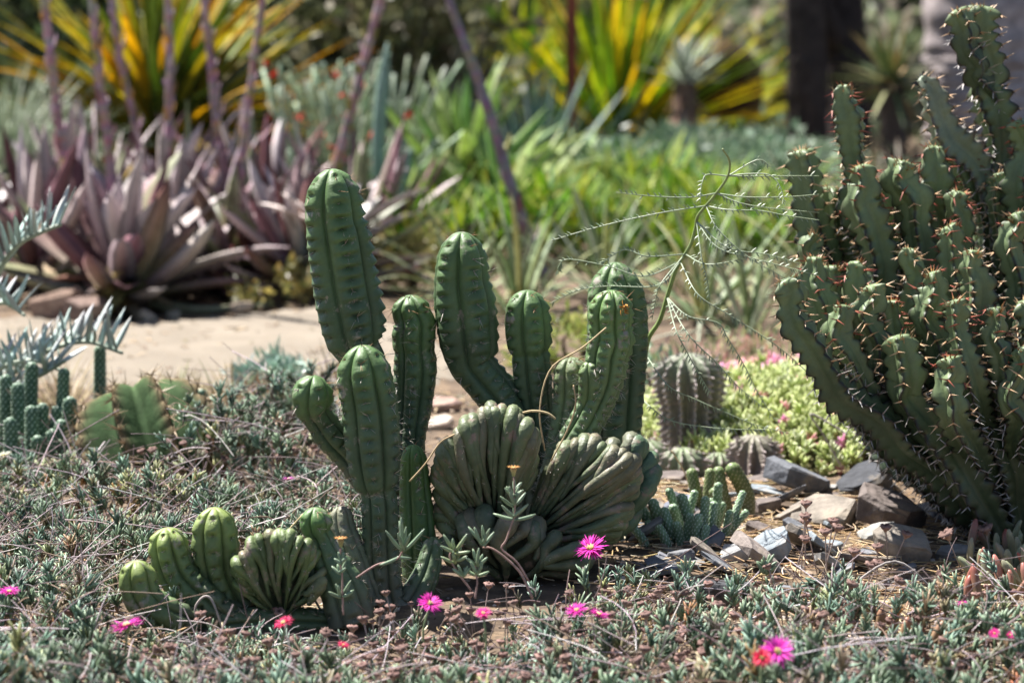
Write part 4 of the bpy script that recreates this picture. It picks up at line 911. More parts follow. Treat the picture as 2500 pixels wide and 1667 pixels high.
# ------------------------------------------------------------------ single sprigs that stand out
def sprig(name, label, stem_px, Y, leaves, col=(.20, .28, .19), stemc=(.36, .24, .22), head=False, rs=.0013):
    """arching shoot: stem through (px,py), leaves as (px,py,angle deg from up, length px)"""
    pts = crom([P(a, b, Y) for a, b in stem_px], 24); t = thing(name, label, 'shoot', onground(pts[0][0], pts[0][1]))
    m = MB(); tube(m, pts, np.linspace(rs, rs*.7, 24), 6, stemc, jit((.40, .25, .22))); m.build('stem', 'dry', t)
    for x_, y_, an, l in leaves:
        b = P(x_, y_, Y+rng.normal(0, .002)); L = l*MPP(Y); a = R(an); d = np.array([math.sin(a), rng.normal(-.1, .35), math.cos(a)]); tt = np.linspace(0, 1, 6)[:, None]
        x = b+nz(d)*L*tt+np.array([0, 0, 1])*L*.15*tt**2
        m = MB(); tube(m, x, .0020*np.array([.6, 1, 1.1, 1.05, .9, .35]), 7, jit(col), jit((.26, .34, .22))); m.build('leaf', 'leafy', t)
    if head:
        m = MB(); c = pts[-1]
        tube(m, [c, c+np.array([0, 0, .006]), c+np.array([0, 0, .010])], [.0016, .0032, .0046], 8, (.30, .33, .16), (.45, .28, .12))
        for i in range(10):
            a = i*.63; leafgeo(m, c+np.array([math.cos(a)*.003, math.sin(a)*.003, .010]), (math.cos(a), math.sin(a), .7), (0, 0, 1), .006, .003, .8, .1, .1, (.45, .22, .07), n=3)
        m.build('withered_flower', 'dry', t)
    return t
def whorl(x, y, n, l, spread=60): return [(x+rng.normal(0, 2), y+rng.normal(0, 3), a+rng.normal(0, 7), l*rng.uniform(.8, 1.15)) for a in np.linspace(-spread, spread, n)]
sprig('ice_plant_shoot', 'upright grey-green shoot with orange withered flower before the crests', [(1292, 1420), (1262, 1372), (1225, 1340), (1236, 1318), (1250, 1275), (1257, 1255), (1256, 1200), (1254, 1162)], 2.80,
      whorl(1257, 1270, 2, 60, 85)+whorl(1256, 1262, 3, 48, 45)+whorl(1256, 1235, 4, 40, 55)+whorl(1255, 1215, 4, 32, 50)+whorl(1254, 1198, 3, 22, 50), head=True)
sprig('ice_plant_shoot', 'arching bare stem with a leafy end left of the withered orange flower', [(1300, 1460), (1272, 1400), (1235, 1362), (1200, 1338), (1178, 1336)], 2.79, whorl(1180, 1330, 5, 46, 50), rs=.0016)
sprig('ice_plant_shoot', 'yellowish leafy shoot in front of the rounded crest', [(1150, 1440), (1120, 1400), (1098, 1355), (1130, 1330)], 2.78, whorl(1110, 1345, 5, 42, 80)+whorl(1112, 1372, 4, 34, 60), col=(.30, .34, .15))
sprig('ice_plant_shoot', 'short leafy shoot at the foot of the rounded crest', [(1160, 1460), (1165, 1420), (1160, 1380), (1168, 1362)], 2.77, whorl(1165, 1380, 5, 34, 60)+whorl(1165, 1405, 4, 32, 70)+whorl(1130, 1408, 4, 30, 60), col=(.24, .32, .18))
sprig('ice_plant_shoot', 'leafy shoot with withered orange blooms in front of the pleated crest', [(838, 1500), (836, 1440), (835, 1400), (830, 1370), (832, 1335)], 2.78, whorl(835, 1455, 5, 38, 70)+whorl(833, 1400, 4, 26, 60)+whorl(832, 1378, 4, 26, 50), head=True)
sprig('ice_plant_shoot', 'spreading blue-green shoot at the foot of the front column', [(870, 1410), (920, 1378), (968, 1365), (990, 1330)], 2.80, whorl(985, 1345, 7, 62, 45)+whorl(970, 1362, 2, 50, 110))
sprig('ice_plant_shoot', 'dark leafy shoot standing in the needles left of the dried heads', [(1890, 1480), (1888, 1440), (1878, 1400), (1868, 1370)], 2.95, whorl(1870, 1385, 6, 28, 60)+whorl(1872, 1400, 6, 30, 70)+whorl(1884, 1440, 5, 34, 60), col=(.12, .18, .11))
sprig('ice_plant_shoot', 'upright pale shoot left of the black rock', [(1668, 1470), (1672, 1430), (1680, 1385)], 2.92, whorl(1676, 1400, 6, 34, 45)+whorl(1672, 1430, 5, 32, 60), col=(.26, .34, .26))
sprig('ice_plant_shoot', 'upright shoot bearing the closing flower at lower right', [(2345, 1660), (2346, 1580), (2348, 1500)], 2.62, whorl(2346, 1545, 5, 36, 65)+whorl(2347, 1520, 4, 30, 50)+whorl(2345, 1590, 4, 40, 75))
# broad pale blades in the foreground
for lb, pts_, Y in [('pale green strap blade curving up at the bottom right', [(2140, 1680), (2110, 1620), (2098, 1560)], 2.62), ('grey-green blade at the bottom right edge', [(2445, 1660), (2470, 1590), (2490, 1500)], 2.66), ('dark upright blade among the fleshy leaves', [(2440, 1560), (2430, 1510), (2428, 1440)], 2.8)]:
    q = [P(a, b, Y) for a, b in pts_]; m = MB(); leafgeo(m, q[0], q[1]-q[0], (.2, -1, .1), np.linalg.norm(q[2]-q[0])*1.05, .014, -.1, .08, .1, (.24, .32, .20), (.28, .36, .2), n=8, shape='strap')
    m.single('sword_plant', 'leafy', lb, 'plant', onground(q[0][0], q[0][1]))
# loose straws
for lb, pts_, Y in [('bent straw across the pleated crest', [(605, 1500), (600, 1440), (640, 1370), (690, 1310), (740, 1255)], 2.86), ('long straw over the right hand part of the cactus', [(1330, 1100), (1318, 1000), (1345, 900), (1420, 850), (1480, 800)], 3.05),
                    ('hanging straw before the middle of the cactus', [(1400, 940), (1405, 990), (1385, 1050), (1345, 1125)], 3.05), ('curved tan leaf caught between crest and column', [(1268, 1010), (1300, 1003), (1335, 1008), (1356, 1022)], 3.03), ('straw lying beside the small bright green column', [(1000, 1175), (1040, 1130), (1075, 1080), (1110, 1060)], 2.98),
                    ('pale arching stalk at the front left', [(480, 1520), (478, 1480), (500, 1455), (520, 1470), (545, 1540)], 2.80), ('grey dead twig lying before the low cactus', [(350, 1560), (440, 1565), (560, 1580)], 2.72), ('second grey twig crossing below the low cactus', [(420, 1555), (500, 1568), (570, 1572)], 2.74),
                    ('long thin stem arching over the pleated crest', [(625, 1322), (680, 1360), (740, 1420), (790, 1500)], 2.86), ('grey broken twig leaning on the rocks', [(2055, 1140), (2010, 1060), (1980, 1010), (2070, 1060)], 3.75), ('pale straw curving over the needles', [(1940, 1560), (1985, 1500), (2040, 1430)], 2.85),
                    ('leaning stalk rising through the dried heads', [(1960, 1590), (2030, 1480), (2090, 1420), (2190, 1370), (2290, 1450)], 2.85), ('straw leaning on the pale knobbly clump', [(1690, 1210), (1670, 1150), (1640, 1100)], 3.5), ('tan blade stuck on the second lobe', [(463, 1440), (458, 1390), (464, 1340)], 2.87)]:
    q = crom([P(a, b, Y) for a, b in pts_], 20); m = MB(); c = (.50, .38, .22) if ('straw' in lb or 'tan' in lb) else (.36, .31, .30)
    tube(m, q, .0011 if 'straw' in lb else .0015, 5, jit(c), jit(c)); m.single('dry_straw', 'dry', lb, 'straw', q[0])

# ------------------------------------------------------------------ feathery weed twig
Zf = 660/1362
def Zp(a, b): return (1340+a*Zf, 340+b*Zf)
wd = thing('feathery_weed', 'tall thin green weed with feathery side branches between cactus and spiny plant', 'weed', onground(*G(1556, 1240)[:2]))
Yw = 3.36
stp = [Zp(*q) for q in [(430, 1800), (450, 1500), (465, 1250), (480, 1150), (500, 1010), (560, 910), (600, 780), (632, 680), (660, 620), (715, 530), (740, 440), (755, 380), (830, 290), (900, 190), (910, 110), (875, 50)]]
pts = crom([P(a, b, Yw-.0006*i*i) for i, (a, b) in enumerate(stp)], 70); m = MB(); tube(m, pts, np.linspace(.0042, .0014, 70), 7, (.20, .29, .07), (.28, .34, .15)); wst = m.build('stem', 'leafy', wd)
BR = [[(840, 290), (700, 293), (500, 285), (340, 268)], [(840, 290), (1000, 292), (1200, 290), (1362, 278)], [(840, 295), (960, 320), (1100, 345), (1362, 370)], [(755, 358), (600, 365), (400, 405), (200, 455), (0, 515)], [(760, 360), (900, 355), (1060, 360), (1200, 385), (1362, 408)],
      [(765, 375), (850, 450), (1000, 590), (1190, 700)], [(720, 520), (850, 545), (1030, 600), (1200, 645), (1362, 690)], [(740, 520), (900, 545), (1100, 580), (1260, 625)], [(745, 525), (770, 600), (795, 700), (812, 810)], [(635, 640), (500, 590), (420, 565), (370, 560), (300, 600), (270, 630)],
      [(635, 640), (800, 630), (1000, 600)], [(620, 715), (480, 690), (300, 640), (100, 605), (50, 640), (48, 680)], [(620, 715), (750, 780), (900, 880), (1060, 980), (1200, 1080), (1362, 1230)], [(625, 645), (570, 720), (540, 800), (520, 910)], [(585, 878), (700, 890), (850, 925), (900, 1000), (980, 1130), (1050, 1270), (1160, 1450)],
      [(585, 878), (640, 960), (700, 1080), (760, 1190), (815, 1280)], [(600, 880), (700, 980), (850, 1130), (950, 1240), (1080, 1350)], [(495, 1180), (600, 1240), (740, 1310), (900, 1380), (1050, 1440), (1210, 1480)], [(470, 1385), (600, 1410), (800, 1450), (1000, 1462), (1100, 1460)],
      [(900, 185), (1000, 175), (1110, 180), (1160, 230), (1180, 290), (1175, 330)], [(900, 185), (800, 178), (775, 210), (765, 260), (763, 325)], [(910, 180), (1050, 105), (1120, 140)], [(910, 180), (1100, 186), (1362, 185)], [(620, 715), (550, 735), (300, 740), (150, 760), (0, 830)]]
g = np.random.default_rng(95)
for bi, b_ in enumerate(BR):
    dy = g.uniform(-.06, .03); nn_ = len(b_)
    q = [P(*Zp(*c), Yw-.12*(1 if bi < 23 else 1)*min(1, 1)*0-.10+dy*i/nn_) for i, c in enumerate(b_)]
    q[0] = pts[np.argmin(np.linalg.norm(pts-q[0], axis=1))]
    q = crom(q, 50); m = MB(); tube(m, q, np.linspace(.0010, .0005, 50), 4, (.36, .42, .30), (.30, .36, .22)); 
    L = np.linalg.norm(np.diff(q, axis=0), axis=1).sum(); nl = int(L/.0075)
    for i in range(2, nl):
        k = min(48, int(i/nl*49)); tg = nz(q[k+1]-q[k]); sd_ = np.cross(tg, [0, -1, .2]); sgn = 1 if g.random() < .8 else -1
        leafgeo(m, q[k], tg*.7+nz(sd_)*sgn*.8, (0, -1, .5), g.uniform(.006, .010), .0022, .2, .05, .1, (.30, .36, .24), n=2, shape='lance')
    m.build('branch', 'leafy', wd)
# ================================================================== BEHIND THE PATH
def rosette(name, label, cat, loc, n, L, W, cols, seed, el=(.15, 1.45), bend=(.0, .6), fold=.2, thick=.1, shape='lance', mat='waxleaf', group=None, spread=.05, sep=True, part='leaf', nseg=7, h0=.0, tips=None, twist=.0):
    g = np.random.default_rng(seed); t = thing(name, label, cat, loc, group); loc = np.asarray(loc, float); allm = MB()
    for i in range(n):
        k = (i+.5)/n; e = el[0]+(el[1]-el[0])*k+g.normal(0, .10); az = i*2.39996+g.normal(0, .25)
        o_ = np.array([math.cos(az), math.sin(az), 0]); d = o_*math.cos(e)+np.array([0, 0, math.sin(e)]); up = -o_*math.sin(e)+np.array([0, 0, math.cos(e)])
        c = cols[g.integers(0, len(cols))]; ct = tips[g.integers(0, len(tips))] if tips else c
        m = MB() if sep else allm
        leafgeo(m, loc+o_*spread*(1-k)+np.array([0, 0, h0+.02*k]), d, up, L*g.uniform(.7, 1.1)*(.85+.15*math.sin(k*3)), W*g.uniform(.8, 1.15), g.uniform(*bend), fold, thick, c, ct, n=nseg, shape=shape, twist=g.normal(0, twist))
        if sep: m.build(part, mat, t)
    if not sep: allm.build('leaves', mat, t, kind='stuff')
    return t
def stalk(t, ctrl, r0, r1, seed, cols=((.25, .15, .15), (.38, .29, .30)), ext=1.1, bract=34):
    g = np.random.default_rng(seed); q = [P(*c) for c in ctrl]; d = nz(q[-1]-q[-2]); q.append(q[-1]+d*ext*.5+np.array([0, 0, .05])); q.append(q[-1]+d*ext*.5+np.array([g.normal(0, .05), 0, 0]))
    pts = crom(q, 90); k = np.linspace(0, 1, 90); r = r0+(r1-r0)*k
    r = r*(1+.10*np.abs(np.sin(k*26+seed))**8+.05*np.sin(k*40+seed)); m = MB()
    r = r*.78; v0 = m.n; tube(m, pts, r, 10, cols[0], cols[1])
    band = np.repeat(np.stack([.75+.5*g.random(90), .7+.5*g.random(90), .7+.55*g.random(90)], 1), 10, 0); m.c[-1][:900] *= np.clip(band, .3, 1.4)
    cl_ = [(.45, .30, .36), (.40, .22, .06), (.50, .40, .42), (.30, .28, .08), (.22, .10, .12)]
    for i in range(bract):
        j = int(4+82*i/bract); a = g.uniform(0, 6.28); o_ = np.array([math.cos(a), math.sin(a), 0])
        leafgeo(m, pts[j]+o_*r[j]*.8, o_*.5+np.array([0, 0, 1]), o_, r[j]*g.uniform(2.0, 4.5), r[j]*1.5, .3, .2, .1, cl_[g.integers(0, 5)], n=3)
    return m.build('flower_stalk', 'waxleaf', t)
PUR = [(.10, .045, .06), (.17, .095, .12), (.055, .022, .026), (.26, .19, .22), (.11, .038, .038), (.10, .115, .035), (.14, .16, .09), (.04, .024, .02), (.06, .085, .024), (.085, .036, .036)]
PUG = [(.30, .28, .16), (.22, .22, .10), (.32, .30, .22)]
def gl(px_, Y): return onground(P(px_, 700, Y)[0], Y)
ag = []
AG = [(300, 6.02, 60, .40, .086, 'front purple agave with broad olive lower leaves, left across the path'), (90, 6.35, 56, .42, .060, 'purple agave at the left edge across the path'), (560, 6.35, 62, .38, .052, 'purple agave in the middle of the row across the path'),
      (745, 6.25, 58, .38, .058, 'purple agave with bleached leaves just left of the tallest column'), (420, 6.95, 56, .48, .052, 'purple agave behind the front one'), (200, 7.05, 52, .48, .052, 'rear left purple agave'), (660, 7.1, 56, .46, .048, 'rear purple agave behind the middle one'), (880, 6.9, 54, .42, .050, 'rightmost purple agave half behind the tallest column'), (-120, 6.6, 26, .42, .055, 'purple agave beyond the left edge')]
for i, (x, Y, n, L, W, lb) in enumerate(AG):
    t = rosette('purple_agave', lb, 'agave', gl(x, Y), n, L, W, PUR+(PUG if i in (0, 2) else []), 800+i, el=(-.22, 1.42), bend=(-.6, .6), fold=.24, thick=.10, group='purple agaves across the path', tips=[(.28, .20, .22), (.16, .07, .085), (.46, .40, .39), (.13, .05, .05), (.20, .22, .12), (.22, .12, .14), (.58, .49, .50), (.50, .40, .43)], h0=.015, twist=.3); ag.append(t)  # palest pink tips put sun highlights into the leaf colour
    # dead leaves of the skirt
    g = np.random.default_rng(850+i)
    for k in range(22):
        a = g.uniform(0, 6.28); m = MB(); leafgeo(m, ORG[t.name]+np.array([g.normal(0, .1), g.normal(-.03, .08), g.uniform(.01, .09)]), (math.cos(a), math.sin(a), g.uniform(-.2, .25)), (0, 0, 1), L*.55, W*.6, .6, .3, .1, [(.34, .24, .16), (.07, .05, .04), (.14, .13, .04), (.05, .035, .03), (.2, .1, .07)][g.integers(0, 5)], n=5); m.build('dry_leaf', 'dry', t)
for x, k, sc in [(690, 3, .30), (700, 3, .24)]:
    b = P(x+80, 545, 6.12); m = MB(); leafgeo(m, b, P(x-45, 490-60*(sc < .3), 6.05)-b, (0, -.2, 1), sc*.55, .05, .15, .15, .1, (.62, .52, .50), (.75, .68, .64), n=7); m.build('leaf', 'waxleaf', ag[3])['label'] = 'bleached pale leaf'
stalk(ag[1], [(190, 620, 6.3), (170, 450, 6.3), (148, 330, 6.3), (130, 190, 6.3), (108, 0, 6.3)], .017, .011, 1)
stalk(ag[0], [(285, 600, 6.1), (265, 350, 6.15), (250, 250, 6.15), (238, 140, 6.15), (224, 0, 6.15)], .017, .011, 2)
stalk(ag[5], [(370, 560, 7.0), (335, 330, 7.0), (308, 210, 7.0), (292, 130, 7.0), (272, 0, 7.0)], .014, .010, 3)
stalk(ag[4], [(418, 560, 6.9), (415, 420, 6.9), (412, 280, 6.9), (416, 140, 6.9), (410, 0, 6.9)], .016, .011, 4)
stalk(ag[6], [(560, 520, 7.0), (540, 400, 7.0), (526, 270, 7.0), (514, 140, 7.0), (498, 0, 7.0)], .017, .011, 5)
stalk(ag[2], [(570, 600, 6.4), (585, 450, 6.4), (598, 320, 6.4), (620, 150, 6.4), (640, 0, 6.4)], .014, .009, 6)
stalk(ag[7], [(790, 560, 6.8), (830, 380, 6.8), (868, 230, 6.8), (900, 110, 6.8), (928, 0, 6.8)], .019, .010, 7)
# leaning bare stalk in the middle
gs = thing('leaning_stalk', 'leaning dark grey flower stalk crossing the green planting', 'stalk', onground(P(1345, 700, 6.3)[0], 6.3))
stalk(gs, [(1345, 712, 6.3), (1308, 630, 6.3), (1262, 500, 6.3), (1222, 370, 6.3), (1190, 260, 6.3), (1148, 140, 6.3), (1096, 0, 6.3)], .022, .011, 8, cols=((.16, .13, .14), (.22, .17, .20)), bract=14)

# small yellow-green bush and low things along the far edge
def bush(name, label, loc, rx, rz, n, size, cols, seed, mat='leaf_far', cat='shrub', trunk=True, up=.3, elong=2.2, shell=.45):
    g = np.random.default_rng(seed); t = thing(name, label, cat, loc); loc = np.asarray(loc, float)
    # clumps, each a cloud of leaf-sized faces
    nc_ = max(6, int(n/70)); cc = g.normal(0, 1, (nc_, 3)); cc /= np.linalg.norm(cc, axis=1)[:, None]; cc *= g.uniform(shell, .95, (nc_, 1)); cc[:, 2] = np.abs(cc[:, 2])*.95+.05
    k = g.integers(0, nc_, n); p = cc[k]+g.normal(0, .17, (n, 3)); p[:, 2] = np.maximum(p[:, 2], .02)
    p = p*np.array([rx, rx, rz])+loc
    d = nzr(cc[k]+g.normal(0, .7, (n, 3))+np.array([0, 0, up])); a = nzr(np.cross(d, g.normal(0, 1, (n, 3)))); L = size*g.uniform(.6, 1.3, (n, 1)); W = L/elong/2
    v = np.stack([p, p+d*L*.5+a*W, p+d*L, p+d*L*.5-a*W], 1); C = np.array([jit(cols[i], .2) for i in g.integers(0, len(cols), n)])
    C = C*(.8+.4*g.random((nc_, 1)))[k]
    m = MB(); m.add(v.reshape(-1, 3), np.arange(4*n).reshape(-1, 4), None, np.repeat(C[:, None], 4, 1).reshape(-1, 3)); m.build('crown', mat, t, False, kind='stuff')
    if trunk:
        m = MB()
        for i in range(min(nc_, 14)):
            e = cc[i]*np.array([rx, rx, rz])*.9+loc; mid = loc*.5+e*.5+np.array([g.normal(0, rx*.1), 0, rz*.15]); tube(m, crom([loc-np.array([0, 0, .03]), mid, e], 8), np.linspace(.012, .004, 8)*max(.5, rz), 5, (.10, .075, .06))
        m.build('stems', 'bark', t)
    return t
def nzr(v): return v/(np.linalg.norm(v, axis=1)[:, None]+1e-9)
bush('sedum_bush', 'small yellow-green bush between the two tallest columns', gl(1010, 6.3), .10, .19, 900, .022, [(.34, .34, .12), (.42, .38, .14), (.28, .24, .08)], 901)
bush('low_plant', 'small yellow-flecked plant at the far path edge below the agaves', gl(690, 6.0), .14, .10, 500, .03, [(.22, .22, .07), (.36, .28, .08), (.14, .12, .05)], 902)
bush('low_plant', 'small tan plant in the shade under the front agave', gl(258, 5.85), .04, .10, 160, .03, [(.40, .32, .12), (.3, .22, .1)], 903)
# blue-green mat at near path edge
bush('blue_succulent', 'soft blue-green succulent at the near edge of the path', gl(690, 4.62), .085, .065, 800, .03, [(.30, .42, .34), (.24, .36, .28), (.36, .46, .40)], 904, up=.6, elong=4, cat='succulent', mat='leafy')
t = thing('orange_succulent', 'tuft of orange-pink upright stems left of the front column', 'succulent', onground(P(680, 1080, 4.1)[0], 4.1)); g = np.random.default_rng(96); m = MB()
for i in range(240):
    b = onground(P(g.uniform(590, 790), 900, 4.12)[0], g.uniform(3.98, 4.3)); l = g.uniform(.05, .12); leafgeo(m, b, (g.normal(0, .3), g.normal(0, .3), 1), (0, -1, .2), l, .006, g.uniform(-.3, .4), .1, .3, [(.58, .26, .16), (.60, .34, .20), (.50, .16, .13), (.48, .40, .22)][g.integers(0, 4)], (.62, .42, .26), n=4, shape='strap')
m.build('leaves', 'leafy', t, kind='stuff')
bush('green_succulent', 'pale green fleshy plant behind the right hand column', gl(1600, 4.5), .10, .09, 500, .03, [(.22, .36, .24), (.28, .40, .28)], 905, up=.7, elong=4, cat='succulent', mat='leafy')
bush('yellow_succulent', 'bright yellow-green plant glimpsed between the cactus columns', gl(1395, 5.0), .12, .10, 500, .03, [(.34, .42, .10), (.42, .44, .14)], 906, up=.5, elong=3, cat='succulent')
bush('pink_succulent', 'pinkish low plant behind the light green mound', gl(1800, 4.9), .22, .07, 900, .025, [(.42, .24, .20), (.36, .34, .16), (.30, .36, .16), (.5, .34, .28)], 907, up=.7, elong=4, cat='succulent')
# pale strap-leaved plants
STR = [(.36, .42, .24), (.30, .38, .18), (.44, .48, .36), (.40, .40, .18), (.24, .32, .16)]
for i, (x, Y, n, L, lb) in enumerate([(1270, 5.75, 22, .34, 'pale grey-green strap plant behind the central column'), (1720, 5.6, 20, .36, 'pale strap plant with crossing blades left of the spiny plant'), (1830, 5.4, 16, .32, 'pale strap plant close beside the spiny plant'), (1480, 6.0, 20, .32, 'pale strap plant behind the right hand column'), (2060, 5.8, 20, .5, 'tall pale strap plant hidden behind the spiny plant'), (1130, 6.0, 16, .26, 'small pale strap plant left of the leaning stalk foot')]):
    rosette('strap_plant', lb, 'strap plant', gl(x, Y), n*2, L, .017, STR, 910+i, el=(.25, 1.5), bend=(-.1, 1.1), fold=.12, thick=.06, shape='strap', mat='leaf_far', group='pale strap plants')
rosette('purple_tuft', 'dull purple leafy tuft left of the spiny plant', 'succulent', gl(1800, 7.2), 120, .22, .016, [(.20, .12, .14), (.28, .18, .19), (.16, .10, .10), (.32, .24, .22)], 930, el=(.3, 1.5), shape='strap', sep=False, spread=.16, mat='leaf_far')
bush('dry_bush', 'tan and pink dry tangle on the ground left of the spiny plant', gl(1740, 6.3), .28, .09, 700, .05, [(.36, .24, .20), (.42, .34, .22), (.30, .30, .16)], 931, elong=5)

# bright green grassy planting
mb = MB(); g = np.random.default_rng(97)
for i in range(7000):
    Y = g.uniform(6.7, 10.2); x = P(g.uniform(960, 1960), 600, Y)[0]
    h = g.uniform(.09, .22)*(1.1 if Y < 8.5 else .9); a = g.uniform(0, 6.28); d = np.array([math.cos(a)*.55, math.sin(a)*.55, 1])
    gc = [(.24, .40, .06), (.36, .48, .07), (.12, .25, .05), (.46, .50, .10)] if Y < 8.6 else [(.17, .25, .14), (.13, .21, .13), (.24, .30, .2), (.10, .18, .09)]
    clump_ = .5+.5*math.sin(x*4.1+Y*3.3)*math.sin(x*7.7-Y*2.1)
    if clump_ < .33 and g.random() < .8: continue
    leafgeo(mb, onground(x, Y, -.01+.12*clump_*(h/.2)), d, (-math.cos(a), -math.sin(a), .5), h, g.uniform(.012, .026), g.uniform(.2, 1.1), .12, .05, jit(gc[g.integers(0, 4)], .2), n=3, shape='strap')
mb.single('grassy_planting', 'leaf_glow', 'bright green grassy planting behind the cacti', 'ground cover', (0, 0, 0), kind='stuff')
# low filler planting so that no bare soil shows between the plants far back
mb = MB(); g = np.random.default_rng(98)
for i in range(4200):
    Y = g.uniform(6.2, 15.5); x = g.uniform(-.34, .34)*Y
    if on_path(x, Y) or (Y < 10 and -.06*Y < x < .12*Y): continue
    a = g.uniform(0, 6.28); gc = [(.13, .18, .08), (.08, .12, .05), (.20, .20, .10), (.16, .12, .08)]
    leafgeo(mb, onground(x, Y, 0), np.array([math.cos(a)*.7, math.sin(a)*.7, 1]), (-math.cos(a), -math.sin(a), .5), g.uniform(.08, .26), g.uniform(.015, .035), g.uniform(.2, 1.1), .12, .05, gc[g.integers(0, 4)], n=3, shape='strap')
mb.single('low_planting', 'leaf_far', 'low mixed green planting across the back of the garden', 'ground cover', (0, 0, 0), kind='stuff')

# yellow striped rosette plants
YEL = [(.72, .50, .03), (.64, .38, .02), (.24, .30, .04), (.44, .42, .05), (.60, .50, .06), (.12, .16, .03)]
rosette('yellow_striped_plant', 'big orange and green striped rosette behind the agaves at upper left', 'shrub', gl(395, 9.0)+np.array([0, 0, .18]), 300, .85, .052, YEL+[(.16, .22, .05)], 940, el=(-.15, 1.45), bend=(.1, .9), fold=.12, thick=.04, shape='lance', mat='leaf_glow', sep=True, spread=.08)
YG = [(.80, .72, .05), (.58, .62, .05), (.26, .40, .05), (.80, .62, .06), (.18, .32, .05), (.12, .24, .04), (.36, .48, .06)]
rosette('yellow_striped_plant', 'bright yellow striped rosette behind the rusty post', 'shrub', gl(1500, 12.2)+np.array([0, 0, .05]), 300, 1.0, .045, YG, 941, el=(.1, 1.5), bend=(.0, .55), fold=.12, thick=.04, shape='strap', mat='leaf_glow', spread=.25)
rosette('yellow_striped_plant', 'yellow-green striped rosette left of the rusty post', 'shrub', gl(1255, 13.0), 240, .95, .045, YG+[(.2, .3, .05)], 942, el=(.1, 1.5), bend=(.1, .8), fold=.12, thick=.04, shape='strap', mat='leaf_glow', spread=.2)
rosette('yellow_striped_plant', 'yellow striped rosette left of the dark trunks', 'shrub', gl(1745, 13.6), 170, .65, .045, YG+[(.50, .46, .2)], 943, el=(.1, 1.45), bend=(.1, .8), fold=.12, thick=.04, shape='strap', mat='leaf_glow', spread=.2)
m = MB(); c = P(1765, 190, 12.4); v = np.array([[c+np.array([math.cos(a)*r, math.sin(a)*r*.7, h]) for a in np.arange(14)/14*6.283] for r, h in [(.19, -.20), (.21, -.06), (.19, .06), (.12, .15), (.03, .19)]]); m.add(v, gridfaces(5, 14), None, (.045, .022, .015))
dm = m.single('dead_crown', 'dry', 'dark brown dead plant crown left of the dark trunks', 'dead plant', c-np.array([0, 0, .3]))
rosette('grey_aloe', 'grey-green aloe on a dry brown skirt beside the dark brown crown', 'aloe', np.array([P(1672, 300, 11.0)[0], 11.0, P(1672, 205, 11.0)[2]]), 40, .24, .030, [(.30, .34, .26), (.24, .30, .20), (.38, .40, .34)], 945, el=(.1, 1.45), bend=(-.2, .3), shape='lance', spread=.03)
al = [o for o in bpy.data.objects if o.name.startswith('grey_aloe')][-1]; g = np.random.default_rng(99)
for i in range(40):
    a = g.uniform(0, 6.28); m = MB(); leafgeo(m, ORG[al.name]+np.array([0, 0, -g.uniform(0, .14)]), (math.cos(a), math.sin(a), -g.uniform(.3, 1.5)), (0, 0, 1), .16, .025, .5, .2, .1, [(.34, .22, .16), (.22, .13, .09), (.45, .32, .25)][g.integers(0, 3)], n=4); m.build('dry_leaf', 'dry', al)
m = MB(); o_ = ORG[al.name]; tube(m, [np.array([o_[0], o_[1], -.05]), o_], [.06, .05], 8, (.16, .10, .07)); m.build('trunk', 'bark', al)

# green agaves and upright leaves in the middle distance
GA = [(.40, .50, .20), (.30, .42, .16), (.54, .60, .36), (.22, .34, .14)]
rosette('green_agave', 'loose pale green agave between the agaves and the leaning stalk', 'agave', gl(1130, 8.3), 64, .52, .060, GA, 950, el=(.1, 1.45), bend=(-.1, .5), group=None, mat='leaf_glow', h0=.05)
rosette('green_agave', 'yellowish green agave right of the red flowered bush', 'agave', gl(1010, 8.0), 36, .34, .045, GA+[(.40, .40, .12)], 951, el=(.1, 1.45), bend=(-.1, .6), mat='leaf_far')
rosette('green_agave', 'light green agave right behind the leaning stalk', 'agave', gl(1235, 7.9), 44, .40, .05, GA, 955, el=(.2, 1.45), bend=(-.1, .5), mat='leaf_glow')
rosette('green_agave', 'light green agave behind the loose pale one', 'agave', gl(1075, 9.0), 44, .46, .055, GA, 956, el=(.2, 1.45), bend=(-.1, .5), mat='leaf_glow')
rosette('blue_leaved_plant', 'dark blue-green upright leaves left of the rusty post', 'succulent', gl(1310, 10.2), 60, .52, .034, [(.09, .16, .13), (.12, .20, .16), (.07, .13, .09), (.2, .26, .24)], 952, el=(.5, 1.5), bend=(-.1, .3), shape='strap', mat='leaf_far', spread=.18)
rosette('green_agave', 'small green agave at the foot of the rusty post', 'agave', gl(1420, 9.6), 30, .28, .04, GA, 953, el=(.1, 1.4), mat='leaf_far')
for i, (x, Y) in enumerate([(1560, 9.8), (1700, 10.4), (1830, 9.4), (1900, 10.6)]):
    bush('grey_shrub', ['grey-green shrub below the bright yellow rosette', 'grey-green shrub below the grey aloe', 'grey-green shrub left of the spiny plant', 'dark green shrub at the foot of the dark trunks'][i], gl(x, Y), .34, .22, 1100, .05, [(.17, .25, .15), (.24, .32, .22), (.10, .17, .09)], 960+i)

